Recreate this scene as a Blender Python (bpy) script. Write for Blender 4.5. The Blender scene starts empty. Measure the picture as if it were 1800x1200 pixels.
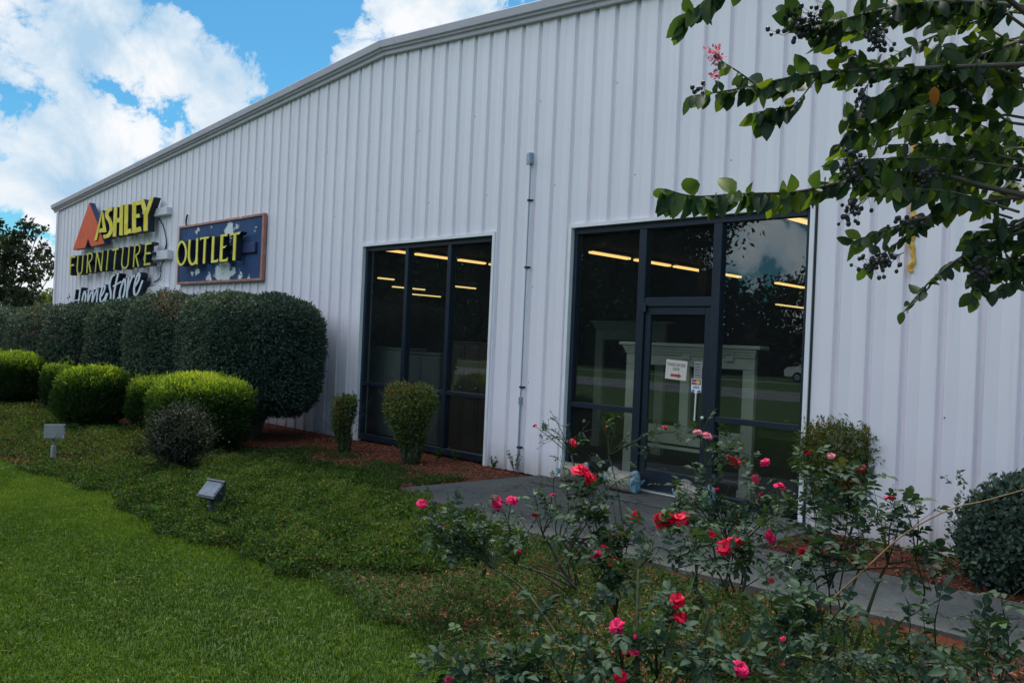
import bpy, math, random
import numpy as np
from mathutils import Vector, Matrix
R = math.radians
rng = np.random.default_rng(7)
random.seed(7)
scene = bpy.context.scene
COL = scene.collection

# ------------------------------------------------------------------ camera
F_PX, YAW, PITCH, ROLL = 1459.09, R(45.0926), R(0.1813), R(2.4723)
EYE = np.array([0.0, -7.5806, 1.62])
def cam_basis():
    fh = np.array([-math.cos(YAW), math.sin(YAW), 0]); r = np.array([math.sin(YAW), math.cos(YAW), 0]); up = np.array([0, 0, 1.0])
    f = fh*math.cos(PITCH)+up*math.sin(PITCH); u = up*math.cos(PITCH)-fh*math.sin(PITCH)
    return r*math.cos(ROLL)+u*math.sin(ROLL), u*math.cos(ROLL)-r*math.sin(ROLL), f
CR, CU, CF = cam_basis()
def ray(u, v): return CF+CR*(u-900)/F_PX-CU*(v-600)/F_PX
def on_wall(u, v, y=0.0):
    d = ray(u, v); return EYE+d*((y-EYE[1])/d[1])
def on_ground(u, v, z=0.0):
    d = ray(u, v); return EYE+d*((z-EYE[2])/d[2])
def at(u, v, depth): return EYE+ray(u, v)*depth
cam_d = bpy.data.cameras.new("camera"); cam = bpy.data.objects.new("camera", cam_d); COL.objects.link(cam)
cam_d.lens = 36*F_PX/1800; cam_d.sensor_width = 36; cam_d.sensor_fit = 'HORIZONTAL'
cam_d.clip_start = 0.05; cam_d.clip_end = 3000
M = Matrix.Identity(4)
for i in range(3):
    M[i][0] = CR[i]; M[i][1] = CU[i]; M[i][2] = -CF[i]; M[i][3] = EYE[i]
cam.matrix_world = M
scene.camera = cam

# ------------------------------------------------------------------ helpers
def nz(v): return v/np.maximum(np.linalg.norm(v, axis=-1, keepdims=True), 1e-9)
class MB:
    """collects geometry, builds ONE mesh object"""
    def __init__(s): s.V = []; s.F = []; s.T = []; s.n = 0
    def add(s, V, faces, mi=0, tint=0.5):
        V = np.asarray(V, float).reshape(-1, 3)
        for f in faces:
            f = np.asarray(f, np.int64)
            if f.size == 0: continue
            s.F.append((f+s.n, mi))
        s.V.append(V); s.T.append(np.full(len(V), tint) if np.isscalar(tint) else np.asarray(tint, float)); s.n += len(V)
        return s
    def poly(s, pts, mi=0): return s.add(pts, [np.arange(len(pts))[None]], mi)
    def box(s, a, b, mi=0, tint=0.5, bev=0.0):
        x0, y0, z0 = a; x1, y1, z1 = b
        if bev > 0:
            e = bev
            V = []; 
            for z, i in ((z0, e), (z0+e, 0), (z1-e, 0), (z1, e)):
                xa, xb, ya, yb = x0+i, x1-i, y0+i, y1-i
                c = e if i == 0 else e*0.5
                V += [(xa+c, ya, z), (xb-c, ya, z), (xb, ya+c, z), (xb, yb-c, z), (xb-c, yb, z), (xa+c, yb, z), (xa, yb-c, z), (xa, ya+c, z)]
            fs = [[k*8+i, k*8+(i+1) % 8, k*8+8+(i+1) % 8, k*8+8+i] for k in range(3) for i in range(8)]
            s.add(V, [np.array(fs), np.arange(7, -1, -1)[None], np.arange(24, 32)[None]], mi, tint)
            return s
        V = [(x0, y0, z0), (x1, y0, z0), (x1, y1, z0), (x0, y1, z0), (x0, y0, z1), (x1, y0, z1), (x1, y1, z1), (x0, y1, z1)]
        return s.add(V, [np.array([[0, 3, 2, 1], [4, 5, 6, 7], [0, 1, 5, 4], [1, 2, 6, 5], [2, 3, 7, 6], [3, 0, 4, 7]])], mi, tint)
    def prism(s, pts, off, mi=0, tint=0.5):
        """closed outline pts (n,3) swept by vector off"""
        P = np.asarray(pts, float); n = len(P); V = np.vstack([P, P+np.asarray(off, float)])
        side = np.array([[i, (i+1) % n, n+(i+1) % n, n+i] for i in range(n)])
        return s.add(V, [np.arange(n)[::-1][None], np.arange(n, 2*n)[None], side], mi, tint)
    def tube(s, pts, r0, r1=None, k=6, mi=0, tint=0.5, cap=True):
        P = np.asarray(pts, float); n = len(P); r1 = r0 if r1 is None else r1
        rad = np.linspace(r0, r1, n) if np.isscalar(r0) else np.asarray(r0)
        T = nz(np.gradient(P, axis=0)); ref = np.array([0, 0, 1.0]) if abs(T[0][2]) < 0.9 else np.array([1.0, 0, 0])
        A = nz(np.cross(T, ref)); B = np.cross(T, A)
        an = np.arange(k)*2*math.pi/k
        V = P[:, None]+rad[:, None, None]*(np.cos(an)[None, :, None]*A[:, None]+np.sin(an)[None, :, None]*B[:, None])
        i = np.arange(n-1)[:, None]*k; j = np.arange(k)[None]; j2 = (j+1) % k
        f = np.stack([i+j, i+j2, i+k+j2, i+k+j], -1).reshape(-1, 4)
        fs = [f]
        if cap: fs += [np.arange(k)[::-1][None], (np.arange(k)+(n-1)*k)[None]]
        return s.add(V.reshape(-1, 3), fs, mi, tint)
    def ball(s, c, r, mi=0, tint=0.5, seg=8, ring=5, sc=(1, 1, 1)):
        V = []
        for a in range(ring+1):
            th = math.pi*a/ring
            for b in range(seg):
                ph = 2*math.pi*b/seg
                V.append((c[0]+r*sc[0]*math.sin(th)*math.cos(ph), c[1]+r*sc[1]*math.sin(th)*math.sin(ph), c[2]+r*sc[2]*math.cos(th)))
        f = [[a*seg+b, (a+1)*seg+b, (a+1)*seg+(b+1) % seg, a*seg+(b+1) % seg] for a in range(ring) for b in range(seg)]
        return s.add(V, [np.array(f)], mi, tint)
    def build(s, name, mats, parent=None, smooth=False, origin=None, kind=None):
        V = np.vstack(s.V)
        o0 = np.zeros(3)
        if parent is not None:
            p = parent
            while p.parent: p = p.parent
            o0 = np.array(p.location)
        elif origin is not None: o0 = np.array(origin, float)
        V = V-o0
        me = bpy.data.meshes.new(name)
        me.vertices.add(len(V)); me.vertices.foreach_set('co', V.astype(np.float32).ravel())
        loops = np.concatenate([f.ravel() for f, m in s.F]); tot = np.concatenate([np.full(len(f), f.shape[1]) for f, m in s.F])
        mi = np.concatenate([np.full(len(f), m) for f, m in s.F])
        me.loops.add(len(loops)); me.loops.foreach_set('vertex_index', loops.astype(np.int32))
        me.polygons.add(len(tot)); me.polygons.foreach_set('loop_start', (np.cumsum(tot)-tot).astype(np.int32))
        me.polygons.foreach_set('loop_total', tot.astype(np.int32))
        me.polygons.foreach_set('material_index', mi.astype(np.int32))
        me.polygons.foreach_set('use_smooth', np.full(len(tot), bool(smooth)))
        at_ = me.attributes.new('tint', 'FLOAT', 'POINT'); at_.data.foreach_set('value', np.concatenate(s.T).astype(np.float32))
        for m in (mats if isinstance(mats, (list, tuple)) else [mats]): me.materials.append(m)
        me.update(calc_edges=True); me.validate()
        o = bpy.data.objects.new(name, me); COL.objects.link(o)
        if parent is not None: o.parent = parent
        elif origin is not None: o.location = origin
        if kind: o['kind'] = kind
        return o
def thing(name, label, cat, loc, group=None):
    o = bpy.data.objects.new(name, None); COL.objects.link(o); o.location = [float(c) for c in loc]
    o.empty_display_size = 0.2
    return tag(o, label, cat, group)
def tag(o, label=None, cat=None, group=None, kind=None):
    if label: o['label'] = label
    if cat: o['category'] = cat
    if group: o['group'] = group
    if kind: o['kind'] = kind
    return o

# ------------------------------------------------------------------ materials
def mat(name):
    m = bpy.data.materials.new(name); m.use_nodes = True; nt = m.node_tree
    for n in list(nt.nodes): nt.nodes.remove(n)
    out = nt.nodes.new('ShaderNodeOutputMaterial'); b = nt.nodes.new('ShaderNodeBsdfPrincipled')
    nt.links.new(b.outputs[0], out.inputs[0])
    return m, nt, b, out
def nd(nt, t, **kw):
    n = nt.nodes.new(t)
    for k, v in kw.items():
        if k.startswith('i_'):
            key = k[2:]; key = int(key) if key.isdigit() else key
            n.inputs[key].default_value = v
        else: setattr(n, k, v)
    return n
def noise(nt, scale, detail=4, rough=0.55, vec=None, dist=0.0):
    n = nd(nt, 'ShaderNodeTexNoise'); n.inputs['Scale'].default_value = scale; n.inputs['Detail'].default_value = detail
    n.inputs['Roughness'].default_value = rough; n.inputs['Distortion'].default_value = dist
    if vec is not None: nt.links.new(vec, n.inputs['Vector'])
    return n.outputs['Fac']
def coords(nt, scale=(1, 1, 1)):
    t = nd(nt, 'ShaderNodeTexCoord'); mp = nd(nt, 'ShaderNodeMapping'); mp.inputs['Scale'].default_value = scale
    nt.links.new(t.outputs['Object'], mp.inputs[0]); return mp.outputs[0]
def ramp(nt, fac, stops, mode='LINEAR'):
    r = nd(nt, 'ShaderNodeValToRGB'); cr = r.color_ramp; cr.interpolation = mode
    while len(cr.elements) < len(stops): cr.elements.new(0.5)
    for e, (p, c) in zip(cr.elements, stops):
        e.position = p; e.color = (*c, 1) if len(c) == 3 else c
    nt.links.new(fac, r.inputs[0]); return r.outputs[0]
def mixc(nt, fac, a, b, blend='MIX'):
    m = nd(nt, 'ShaderNodeMix', data_type='RGBA', blend_type=blend)
    for s, x in ((m.inputs[0], fac), (m.inputs[6], a), (m.inputs[7], b)):
        if hasattr(x, 'is_linked') or isinstance(x, bpy.types.NodeSocket): nt.links.new(x, s)
        elif isinstance(x, (int, float)): s.default_value = x
        else: s.default_value = (*x, 1)
    return m.outputs[2]
def mth(nt, op, a, b=None, clamp=False):
    m = nd(nt, 'ShaderNodeMath', operation=op, use_clamp=clamp)
    for s, x in ((m.inputs[0], a), (m.inputs[1], b)):
        if x is None: continue
        if isinstance(x, bpy.types.NodeSocket): nt.links.new(x, s)
        else: s.default_value = x
    return m.outputs[0]
def bump(nt, b, h, strength=0.3, dist=0.01):
    n = nd(nt, 'ShaderNodeBump'); n.inputs['Strength'].default_value = strength; n.inputs['Distance'].default_value = dist
    nt.links.new(h, n.inputs['Height']); nt.links.new(n.outputs[0], b.inputs['Normal'])
def simple(name, c, rough=0.6, metal=0.0, var=0.12, scale=6.0, spec=None, bmp=0.0):
    m, nt, b, o = mat(name); v = coords(nt)
    n = noise(nt, scale, 5, 0.6, v)
    c = np.array(c)
    nt.links.new(ramp(nt, n, [(0.25, tuple(c*(1-var))), (0.75, tuple(np.minimum(c*(1+var), 1)))]), b.inputs['Base Color'])
    b.inputs['Roughness'].default_value = rough; b.inputs['Metallic'].default_value = metal
    if spec is not None: b.inputs['Specular IOR Level'].default_value = spec
    if bmp: bump(nt, b, noise(nt, scale*8, 4, 0.6, v), bmp, 0.004)
    return m
def leaf_mat(name, stops, rough=0.5, trans=0.3, spec=0.4, tcol=None):
    m, nt, b, o = mat(name)
    a = nd(nt, 'ShaderNodeAttribute', attribute_name='tint')
    c = ramp(nt, a.outputs['Fac'], [(p_, tuple(q_*(1 if 'petal' in name else .80) for q_ in c_)) for p_, c_ in stops])
    nt.links.new(c, b.inputs['Base Color']); b.inputs['Roughness'].default_value = rough
    b.inputs['Specular IOR Level'].default_value = spec
    if trans > 0:
        t = nd(nt, 'ShaderNodeBsdfTranslucent'); mx = nd(nt, 'ShaderNodeMixShader'); mx.inputs[0].default_value = trans
        tc = mixc(nt, 1.0, c, tcol or (1.6, 1.5, 0.5), 'MULTIPLY')
        nt.links.new(tc, t.inputs[0]); nt.links.new(b.outputs[0], mx.inputs[1]); nt.links.new(t.outputs[0], mx.inputs[2])
        nt.links.new(mx.outputs[0], o.inputs[0])
    return m
MT = {}
def wall_material():
    m, nt, b, o = mat('painted_metal_panel'); v = coords(nt)
    big = noise(nt, 0.5, 4, 0.6, v); streak = noise(nt, 1.0, 6, 0.65, coords(nt, (9, 9, 0.35))); fine = noise(nt, 60, 3, 0.6, v)
    c = ramp(nt, big, [(0.3, (0.79, 0.735, 0.80)), (0.7, (0.84, 0.785, 0.84))])
    c = mixc(nt, mth(nt, 'MULTIPLY', ramp(nt, streak, [(0.55, (0, 0, 0)), (0.8, (1, 1, 1))]), 0.30), c, (0.42, 0.42, 0.43))
    sp = noise(nt, 3.1, 2, 0.5, v)
    # dirt splash near the ground
    sx = nd(nt, 'ShaderNodeSeparateXYZ'); t = nd(nt, 'ShaderNodeTexCoord'); nt.links.new(t.outputs['Object'], sx.inputs[0])
    low = nd(nt, 'ShaderNodeMapRange'); nt.links.new(sx.outputs[2], low.inputs[0]); low.inputs[1].default_value = 0.35; low.inputs[2].default_value = 0.0
    dirt = mth(nt, 'MULTIPLY', low.outputs[0], mth(nt, 'MULTIPLY', streak, 0.9))
    c = mixc(nt, dirt, c, (0.22, 0.17, 0.12))
    nt.links.new(c, b.inputs['Base Color']); b.inputs['Roughness'].default_value = 0.5
    b.inputs['Specular IOR Level'].default_value = 0.35
    h = mth(nt, 'ADD', mth(nt, 'MULTIPLY', fine, 0.15), sp)
    bump(nt, b, h, 0.12, 0.02)
    return m
MT['wall'] = wall_material()
MT['trim'] = simple('trim_paint', (0.50, 0.465, 0.525), 0.5, var=0.08, scale=1.5)
MT['white_trim'] = simple('white_flashing', (0.78, 0.76, 0.79), 0.45, var=0.08, scale=3)
MT['frame'] = simple('dark_bronze_aluminium', (0.017, 0.026, 0.042), 0.38, 0.3, var=0.2, scale=3)
MT['roof'] = simple('roof_metal', (0.45, 0.45, 0.46), 0.5, 0.3)
MT['alu'] = simple('mill_aluminium', (0.5, 0.5, 0.5), 0.4, 0.8)
MT['conduit'] = simple('grey_conduit', (0.30, 0.36, 0.43), 0.45, 0.4)
MT['dark'] = simple('dark_rubber', (0.015, 0.015, 0.018), 0.6)
def glass_material():
    m, nt, b, o = mat('tinted_glass'); nt.nodes.remove(b)
    lw = nd(nt, 'ShaderNodeLayerWeight'); lw.inputs[0].default_value = 0.5
    f = mth(nt, 'POWER', lw.outputs['Facing'], 5.0)
    f = mth(nt, 'ADD', mth(nt, 'MULTIPLY', f, 0.93), 0.062)
    g = nd(nt, 'ShaderNodeBsdfGlossy'); g.inputs['Roughness'].default_value = 0.0; g.inputs[0].default_value = (0.9, 0.97, 1, 1)
    tr = nd(nt, 'ShaderNodeBsdfTransparent'); tr.inputs[0].default_value = (0.82, 0.85, 0.83, 1)
    mx = nd(nt, 'ShaderNodeMixShader'); nt.links.new(f, mx.inputs[0]); nt.links.new(tr.outputs[0], mx.inputs[1]); nt.links.new(g.outputs[0], mx.inputs[2])
    df = nd(nt, 'ShaderNodeBsdfDiffuse'); df.inputs[0].default_value = (.5, .55, .6, 1)     # haze of dust mixed in to lift the panes' dark tone
    dn = mth(nt, 'ADD', mth(nt, 'MULTIPLY', noise(nt, 2.3, 6, .65, coords(nt, (1, 1, .5))), .014), .003)
    m2 = nd(nt, 'ShaderNodeMixShader'); nt.links.new(dn, m2.inputs[0]); nt.links.new(mx.outputs[0], m2.inputs[1]); nt.links.new(df.outputs[0], m2.inputs[2])
    nt.links.new(m2.outputs[0], o.inputs[0]); return m
MT['glass'] = glass_material()
def emit(name, c, s):
    m, nt, b, o = mat(name); e = nd(nt, 'ShaderNodeEmission'); e.inputs[0].default_value = (*c, 1); e.inputs[1].default_value = s
    nt.nodes.remove(b); nt.links.new(e.outputs[0], o.inputs[0]); return m

# ------------------------------------------------------------------ world, sun
W = bpy.data.worlds.new("World"); scene.world = W; W.use_nodes = True
nt = W.node_tree
for n in list(nt.nodes): nt.nodes.remove(n)
wo = nd(nt, 'ShaderNodeOutputWorld'); bg = nd(nt, 'ShaderNodeBackground'); nt.links.new(bg.outputs[0], wo.inputs[0])
SUN_EL, SUN_AZ = R(63), R(-40)            # azimuth from +Y towards +X
sun_dir = Vector((math.sin(SUN_AZ)*math.cos(SUN_EL), math.cos(SUN_AZ)*math.cos(SUN_EL), math.sin(SUN_EL)))
sky = nd(nt, 'ShaderNodeTexSky'); sky.sky_type = 'NISHITA'; sky.sun_disc = False
sky.sun_elevation = SUN_EL; sky.sun_rotation = SUN_AZ; sky.air_density = 1.0; sky.dust_density = 0.6; sky.ozone_density = 1.5
tc = nd(nt, 'ShaderNodeTexCoord'); D = tc.outputs['Generated']
def blob(px, rad, w, direction=None):
    d = nz(ray(*px)) if direction is None else nz(np.array(direction, float))
    ang = math.atan(rad/F_PX) if direction is None else R(rad)
    dp = nd(nt, 'ShaderNodeVectorMath', operation='DOT_PRODUCT'); nt.links.new(D, dp.inputs[0]); dp.inputs[1].default_value = d
    mr = nd(nt, 'ShaderNodeMapRange', interpolation_type='SMOOTHSTEP'); nt.links.new(dp.outputs['Value'], mr.inputs[0])
    mr.inputs[1].default_value = math.cos(ang*1.35); mr.inputs[2].default_value = math.cos(ang*0.25); mr.inputs[3].default_value = 0; mr.inputs[4].default_value = w
    return mr.outputs[0]
acc = None
for px, rad, w in [((50, 30), 180, .78), ((190, 50), 95, .85), ((285, 110), 95, .95), ((370, 150), 84, .92), ((250, 195), 100, .80), ((120, 250), 110, .85), ((20, 280), 80, .8),
                   ((190, 280), 60, .65), ((740, 40), 110, 1), ((660, 70), 75, .9), ((830, 20), 70, .9), ((92, 368), 42, .9), ((60, 475), 60, .9), ((950, -20), 90, .6), ((-150, 120), 150, .85), ((425, 110), 45, .7), ((430, 190), 40, .5)]:
    x = blob(px, rad, w); acc = x if acc is None else mth(nt, 'MAXIMUM', acc, x)
for d, a, w in [((0.15, -.75, 1.0), 42, 1.1), ((-0.85, -0.45, 0.62), 40, 1.1), ((-0.3, -0.8, .9), 30, 1.0), ((0.2, 0.5, 0.9), 24, .9), ((-.95, -.30, .25), 22, 1.0), ((-.50, -.86, .16), 17, .66)]:
    acc = mth(nt, 'MAXIMUM', acc, blob(None, a, w, d))  # clouds outside the view; those behind the viewer added to light the wall
n1 = noise(nt, 13.0, 13, 0.66, D, 0.3); n2 = noise(nt, 3.2, 3, 0.5, D)
den = mth(nt, 'ADD', acc, mth(nt, 'MULTIPLY', mth(nt, 'SUBTRACT', n1, 0.5), 2.7))
den = mth(nt, 'ADD', den, mth(nt, 'MULTIPLY', mth(nt, 'SUBTRACT', n2, 0.5), 0.5))
mask = ramp(nt, den, [(0.53, (0, 0, 0)), (0.60, (0.42, 0.42, 0.42)), (0.73, (0.9, 0.9, 0.9)), (0.9, (1, 1, 1))])
n3 = noise(nt, 8.5, 9, 0.6, D, 0.3)
ccol = ramp(nt, n3, [(0.36, (0.46, 0.66, 0.84)), (0.50, (0.76, 0.86, 0.94)), (0.60, (1.0, 1.0, 1.0))])
ccol = mixc(nt, 1.0, ccol, (0.59, 0.60, 0.615), 'MULTIPLY')
boost = mth(nt, 'ADD', 1.0, blob(None, 52, 0.85, (-0.25, -0.72, 0.66)))      # added brightness on the unseen clouds behind the viewer, lighting the wall
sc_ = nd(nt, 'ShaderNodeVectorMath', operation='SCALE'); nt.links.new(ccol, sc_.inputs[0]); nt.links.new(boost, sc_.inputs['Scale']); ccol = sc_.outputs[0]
skyc = mixc(nt, 1.0, sky.outputs[0], (0.028, 0.066, 0.078), 'MULTIPLY')      # strength about 0.1, deep clear blue
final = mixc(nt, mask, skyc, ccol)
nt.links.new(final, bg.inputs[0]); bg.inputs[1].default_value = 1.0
sl = bpy.data.lights.new("sun", 'SUN'); sun = bpy.data.objects.new("sun", sl); COL.objects.link(sun)
sl.energy = 2.8; sl.angle = R(8); sl.color = (1, 0.95, 0.86); sun.rotation_euler = sun_dir.to_track_quat('Z', 'Y').to_euler(); sun.location = (0, 0, 30)
vs = scene.view_settings; vs.view_transform = 'Standard'; vs.look = 'None'; vs.exposure = 0.7; vs.gamma = 1.0
scene.cycles.use_denoising = True
scene.cycles.max_bounces = 8; scene.cycles.transparent_max_bounces = 16

# ------------------------------------------------------------------ ground
def ground_material(name, stops, scale, bs=0.6, extra=None):
    m, nt, b, o = mat(name); v = coords(nt)
    a = noise(nt, scale, 8, 0.65, v); c = ramp(nt, a, stops)
    if extra: c = mixc(nt, ramp(nt, noise(nt, scale*0.12, 4, 0.6, v), [(0.45, (0, 0, 0)), (0.6, (1, 1, 1))]), c, extra)
    nt.links.new(c, b.inputs['Base Color']); b.inputs['Roughness'].default_value = 0.9; b.inputs['Specular IOR Level'].default_value = 0.2
    bump(nt, b, noise(nt, scale*3, 6, 0.7, v), bs, 0.02); return m
MT['lawn'] = ground_material('lawn_soil_and_turf', [(0.3, (0.035, 0.06, 0.015)), (0.7, (0.06, 0.11, 0.025))], 14)
MT['mulch'] = ground_material('red_bark_mulch', [(0.3, (0.06, 0.015, 0.009)), (0.5, (0.16, 0.040, 0.019)), (0.72, (0.27, 0.085, 0.042))], 38, 0.9, (0.06, 0.03, 0.016))
MT['road'] = ground_material('asphalt', [(0.3, (0.12, 0.12, 0.12)), (0.7, (0.2, 0.2, 0.2))], 4)
def concrete_material():
    m, nt, b, o = mat('old_concrete'); v = coords(nt)
    a = noise(nt, 1.3, 7, 0.62, v); f = noise(nt, 70, 4, 0.6, v); s = noise(nt, 5, 8, 0.7, v, 0.6)
    c = ramp(nt, a, [(0.3, (0.032, 0.031, 0.027)), (0.50, (0.082, 0.079, 0.068)), (0.72, (0.17, 0.163, 0.143))])
    c = mixc(nt, ramp(nt, s, [(0.60, (0, 0, 0)), (0.68, (0.7, 0.7, 0.7))]), c, (0.27, 0.27, 0.25))
    # the blackened pad in front of the left window side
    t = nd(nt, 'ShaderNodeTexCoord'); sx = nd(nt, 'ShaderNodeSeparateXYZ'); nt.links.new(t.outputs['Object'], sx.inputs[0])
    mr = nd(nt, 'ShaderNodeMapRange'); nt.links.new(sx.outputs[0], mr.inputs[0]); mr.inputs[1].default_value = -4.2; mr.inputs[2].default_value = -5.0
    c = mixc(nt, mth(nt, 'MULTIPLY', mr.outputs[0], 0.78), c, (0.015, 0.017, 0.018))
    c = mixc(nt, 0.25, c, ramp(nt, f, [(0.35, (0.03, 0.03, 0.03)), (0.65, (0.25, 0.25, 0.24))]))
    vo = nd(nt, 'ShaderNodeTexVoronoi', feature='DISTANCE_TO_EDGE'); vo.inputs['Scale'].default_value = .55
    wv = nd(nt, 'ShaderNodeVectorMath', operation='ADD'); nt.links.new(v, wv.inputs[0]); ns = nd(nt, 'ShaderNodeTexNoise'); ns.inputs['Scale'].default_value = 3; ns.inputs['Detail'].default_value = 5; nt.links.new(v, ns.inputs['Vector']); nt.links.new(ns.outputs['Color'], wv.inputs[1]); nt.links.new(wv.outputs[0], vo.inputs['Vector'])
    c = mixc(nt, ramp(nt, vo.outputs['Distance'], [(.004, (.85, .85, .85)), (.012, (0, 0, 0))]), c, (.012, .012, .011))
    nt.links.new(c, b.inputs['Base Color']); b.inputs['Roughness'].default_value = 0.85; bump(nt, b, f, 0.4, 0.006); return m
MT['concrete'] = concrete_material()

g = MB(); g.poly([(-900, -900, -0.03), (900, -900, -0.03), (900, 900, -0.03), (-900, 900, -0.03)])
g.build('ground', MT['lawn'], kind='structure')
LAWN_EDGE = [(-40, -4.9), (-24, -4.8), (-10.4, -4.75), (-8.6, -4.5), (-6.8, -4.72), (-5.3, -4.5), (-4.4, -4.5), (-3.5, -4.6), (-2.9, -4.8), (-2.2, -5.2), (3, -5.6), (12, -5.6)]
ex = np.array([p[0] for p in LAWN_EDGE]); ey = np.array([p[1] for p in LAWN_EDGE])
def edge_y(x): return np.interp(x, ex, ey)+0.06*np.sin(x*5.1)+0.04*np.sin(x*11.7+1)
def bed_sheet():
    b = MB(); xs = np.arange(-32, 10.01, 0.1); V = []; 
    for x in xs:
        y0 = edge_y(x)
        for t in np.linspace(0, 1, 24):
            y = y0+(0.35-y0)*t; V.append((x, y, -0.022 if t == 0 else -0.008+0.014*math.sin(x*2.3+y*1.7)*math.sin(x*1.1-y*3.1)))
    i = np.arange(len(xs)-1)[:, None]*24; j = np.arange(23)[None]
    f = np.stack([i+j, i+24+j, i+25+j, i+1+j], -1).reshape(-1, 4)
    b.add(V, [f]); return b.build('mulch_bed', MT['mulch'], kind='structure', smooth=True)
bed_sheet()
def walkway():
    b = MB(); z0, z1 = -0.06, 0.022
    slabs = [[(-7.13, -2.06), (-5.15, -2.42), (-5.1, -0.02), (-6.95, -0.02)], [(-5.135, -2.42), (-3.42, -2.34), (-3.40, -0.02), (-5.085, -0.02)],
             [(-3.405, -2.335), (-1.87, -2.22), (-1.87, -1.14), (-3.385, -1.2)], [(-1.855, -2.22), (-0.3, -2.2), (-0.3, -1.12), (-1.855, -1.14)],
             [(-0.285, -2.2), (1.3, -2.2), (1.3, -1.12), (-0.285, -1.12)], [(1.315, -2.2), (5, -2.2), (5, -1.12), (1.315, -1.12)]]
    for k, s in enumerate(slabs): b.prism([(x, y, z0) for x, y in s], (0, 0, z1-z0+0.003*(k % 2)))
    b.box((-6.62, -0.55, 0.0), (-3.55, 0.2, 0.055), bev=0.012)
    return b.build('walkway', MT['concrete'], kind='structure')
walkway()
r_ = MB(); r_.poly([(-300, -28.5, -0.022), (300, -28.5, -0.022), (300, -20.5, -0.022), (-300, -20.5, -0.022)])
r_.poly([(-300, -40.6, -0.022), (300, -40.6, -0.022), (300, -38.4, -0.022), (-300, -38.4, -0.022)])
r_.build('road', MT['road'], kind='structure')

# ------------------------------------------------------------------ building
XL, XR, XP, YB = -26.15, 4.9, -10.55, 24.0      # corners, ridge, back
Z_RIDGE = 6.10
def roof_z(x): return Z_RIDGE-np.where(x < XP, (XP-x)*0.0725, (x-XP)*0.0805)
W1 = (-10.93, -7.98, 0.0, 3.05); W2 = (-6.60, -3.60, 0.0, 3.05)
bld = thing('metal_building', 'long white ribbed metal store building with low gable and two dark storefronts', 'building', (XP, 0, 0))
def ribbed_front():
    P = 0.3048; prof = [(0.0, -0.006), (0.016, 0.038), (0.046, 0.038), (0.066, -0.003), (0.075, -0.008), (0.168, 0.005), (0.295, -0.009)]
    xs = []; k0 = int(math.floor((XL+3.35)/P))-1
    pts = []
    for k in range(k0, 60):
        for dx, y in prof:
            x = -3.313-0.029+k*P+dx
            if XL < x < XR: pts.append((x, y))
    pts = [(XL, 0)]+pts+[(XR, 0)]
    X = np.array([p[0] for p in pts]); Y = np.array([p[1] for p in pts])
    add = np.array([W1[0], W1[1], W2[0], W2[1], XP]); Xn = np.unique(np.concatenate([X, add])); Yn = np.interp(Xn, X, Y)
    b = MB()
    for i in range(len(Xn)-1):
        x0, x1 = Xn[i], Xn[i+1]; xm = (x0+x1)/2
        zb = 0.0
        if W1[0] < xm < W1[1] or W2[0] < xm < W2[1]: zb = 3.05
        b.add([(x0, Yn[i], zb), (x1, Yn[i+1], zb), (x1, Yn[i+1], float(roof_z(x1))-0.02), (x0, Yn[i], float(roof_z(x0))-0.02)], [np.array([[0, 1, 2, 3]])])
    # screw heads in the rib valleys
    for zrow in (1.15, 2.35, 3.6, 4.7):
        for k in range(-75, 28):
            x = -3.313+0.05+k*P
            if zrow > float(roof_z(x))-0.3 or (k*7+int(zrow*10)) % 4 != 0: continue
            if zrow < 3.1 and (W1[0]-.1 < x < W1[1]+.1 or W2[0]-.1 < x < W2[1]+.1): continue
            z = zrow+random.uniform(-.01, .01)
            b.tube([(x, 0.0, z), (x, -0.010, z)], 0.007, k=6, mi=1)
    return b.build('front_wall', [MT['wall'], MT['dark']], bld)
ribbed_front()
def flat_walls():
    for x, s in ((XL+0.02, 0), (XR-0.02, 1)):
        b = MB(); n = 79; ys = np.linspace(0.05, YB, n*2+1)
        zt = float(roof_z(x))-0.03
        for i in range(n*2):
            off = 0.0 if i % 2 else (0.02 if s == 0 else -0.02)
            b.add([(x+off, ys[i], 0), (x+off, ys[i+1], 0), (x+off, ys[i+1], zt), (x+off, ys[i], zt)], [np.array([[0, 1, 2, 3]])])
        b.build('side_wall', MT['wall'], bld)
    b = MB(); b.poly([(XL, YB, 0), (XR, YB, 0), (XR, YB, float(roof_z(XR))-.03), (XP, YB, Z_RIDGE-.03), (XL, YB, float(roof_z(XL))-.03)]); b.build('back_wall', MT['wall'], bld)
flat_walls()
b = MB()
for xa, xb in ((XL-0.18, XP), (XP, XR+0.18)):
    za, zb = float(roof_z(xa)), float(roof_z(xb))
    b.prism([(xa, -0.10, za), (xb, -0.10, zb), (xb, -0.10, zb+0.04), (xa, -0.10, za+0.04)], (0, YB+0.3, 0))
b.build('roof', MT['roof'], bld)
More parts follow.
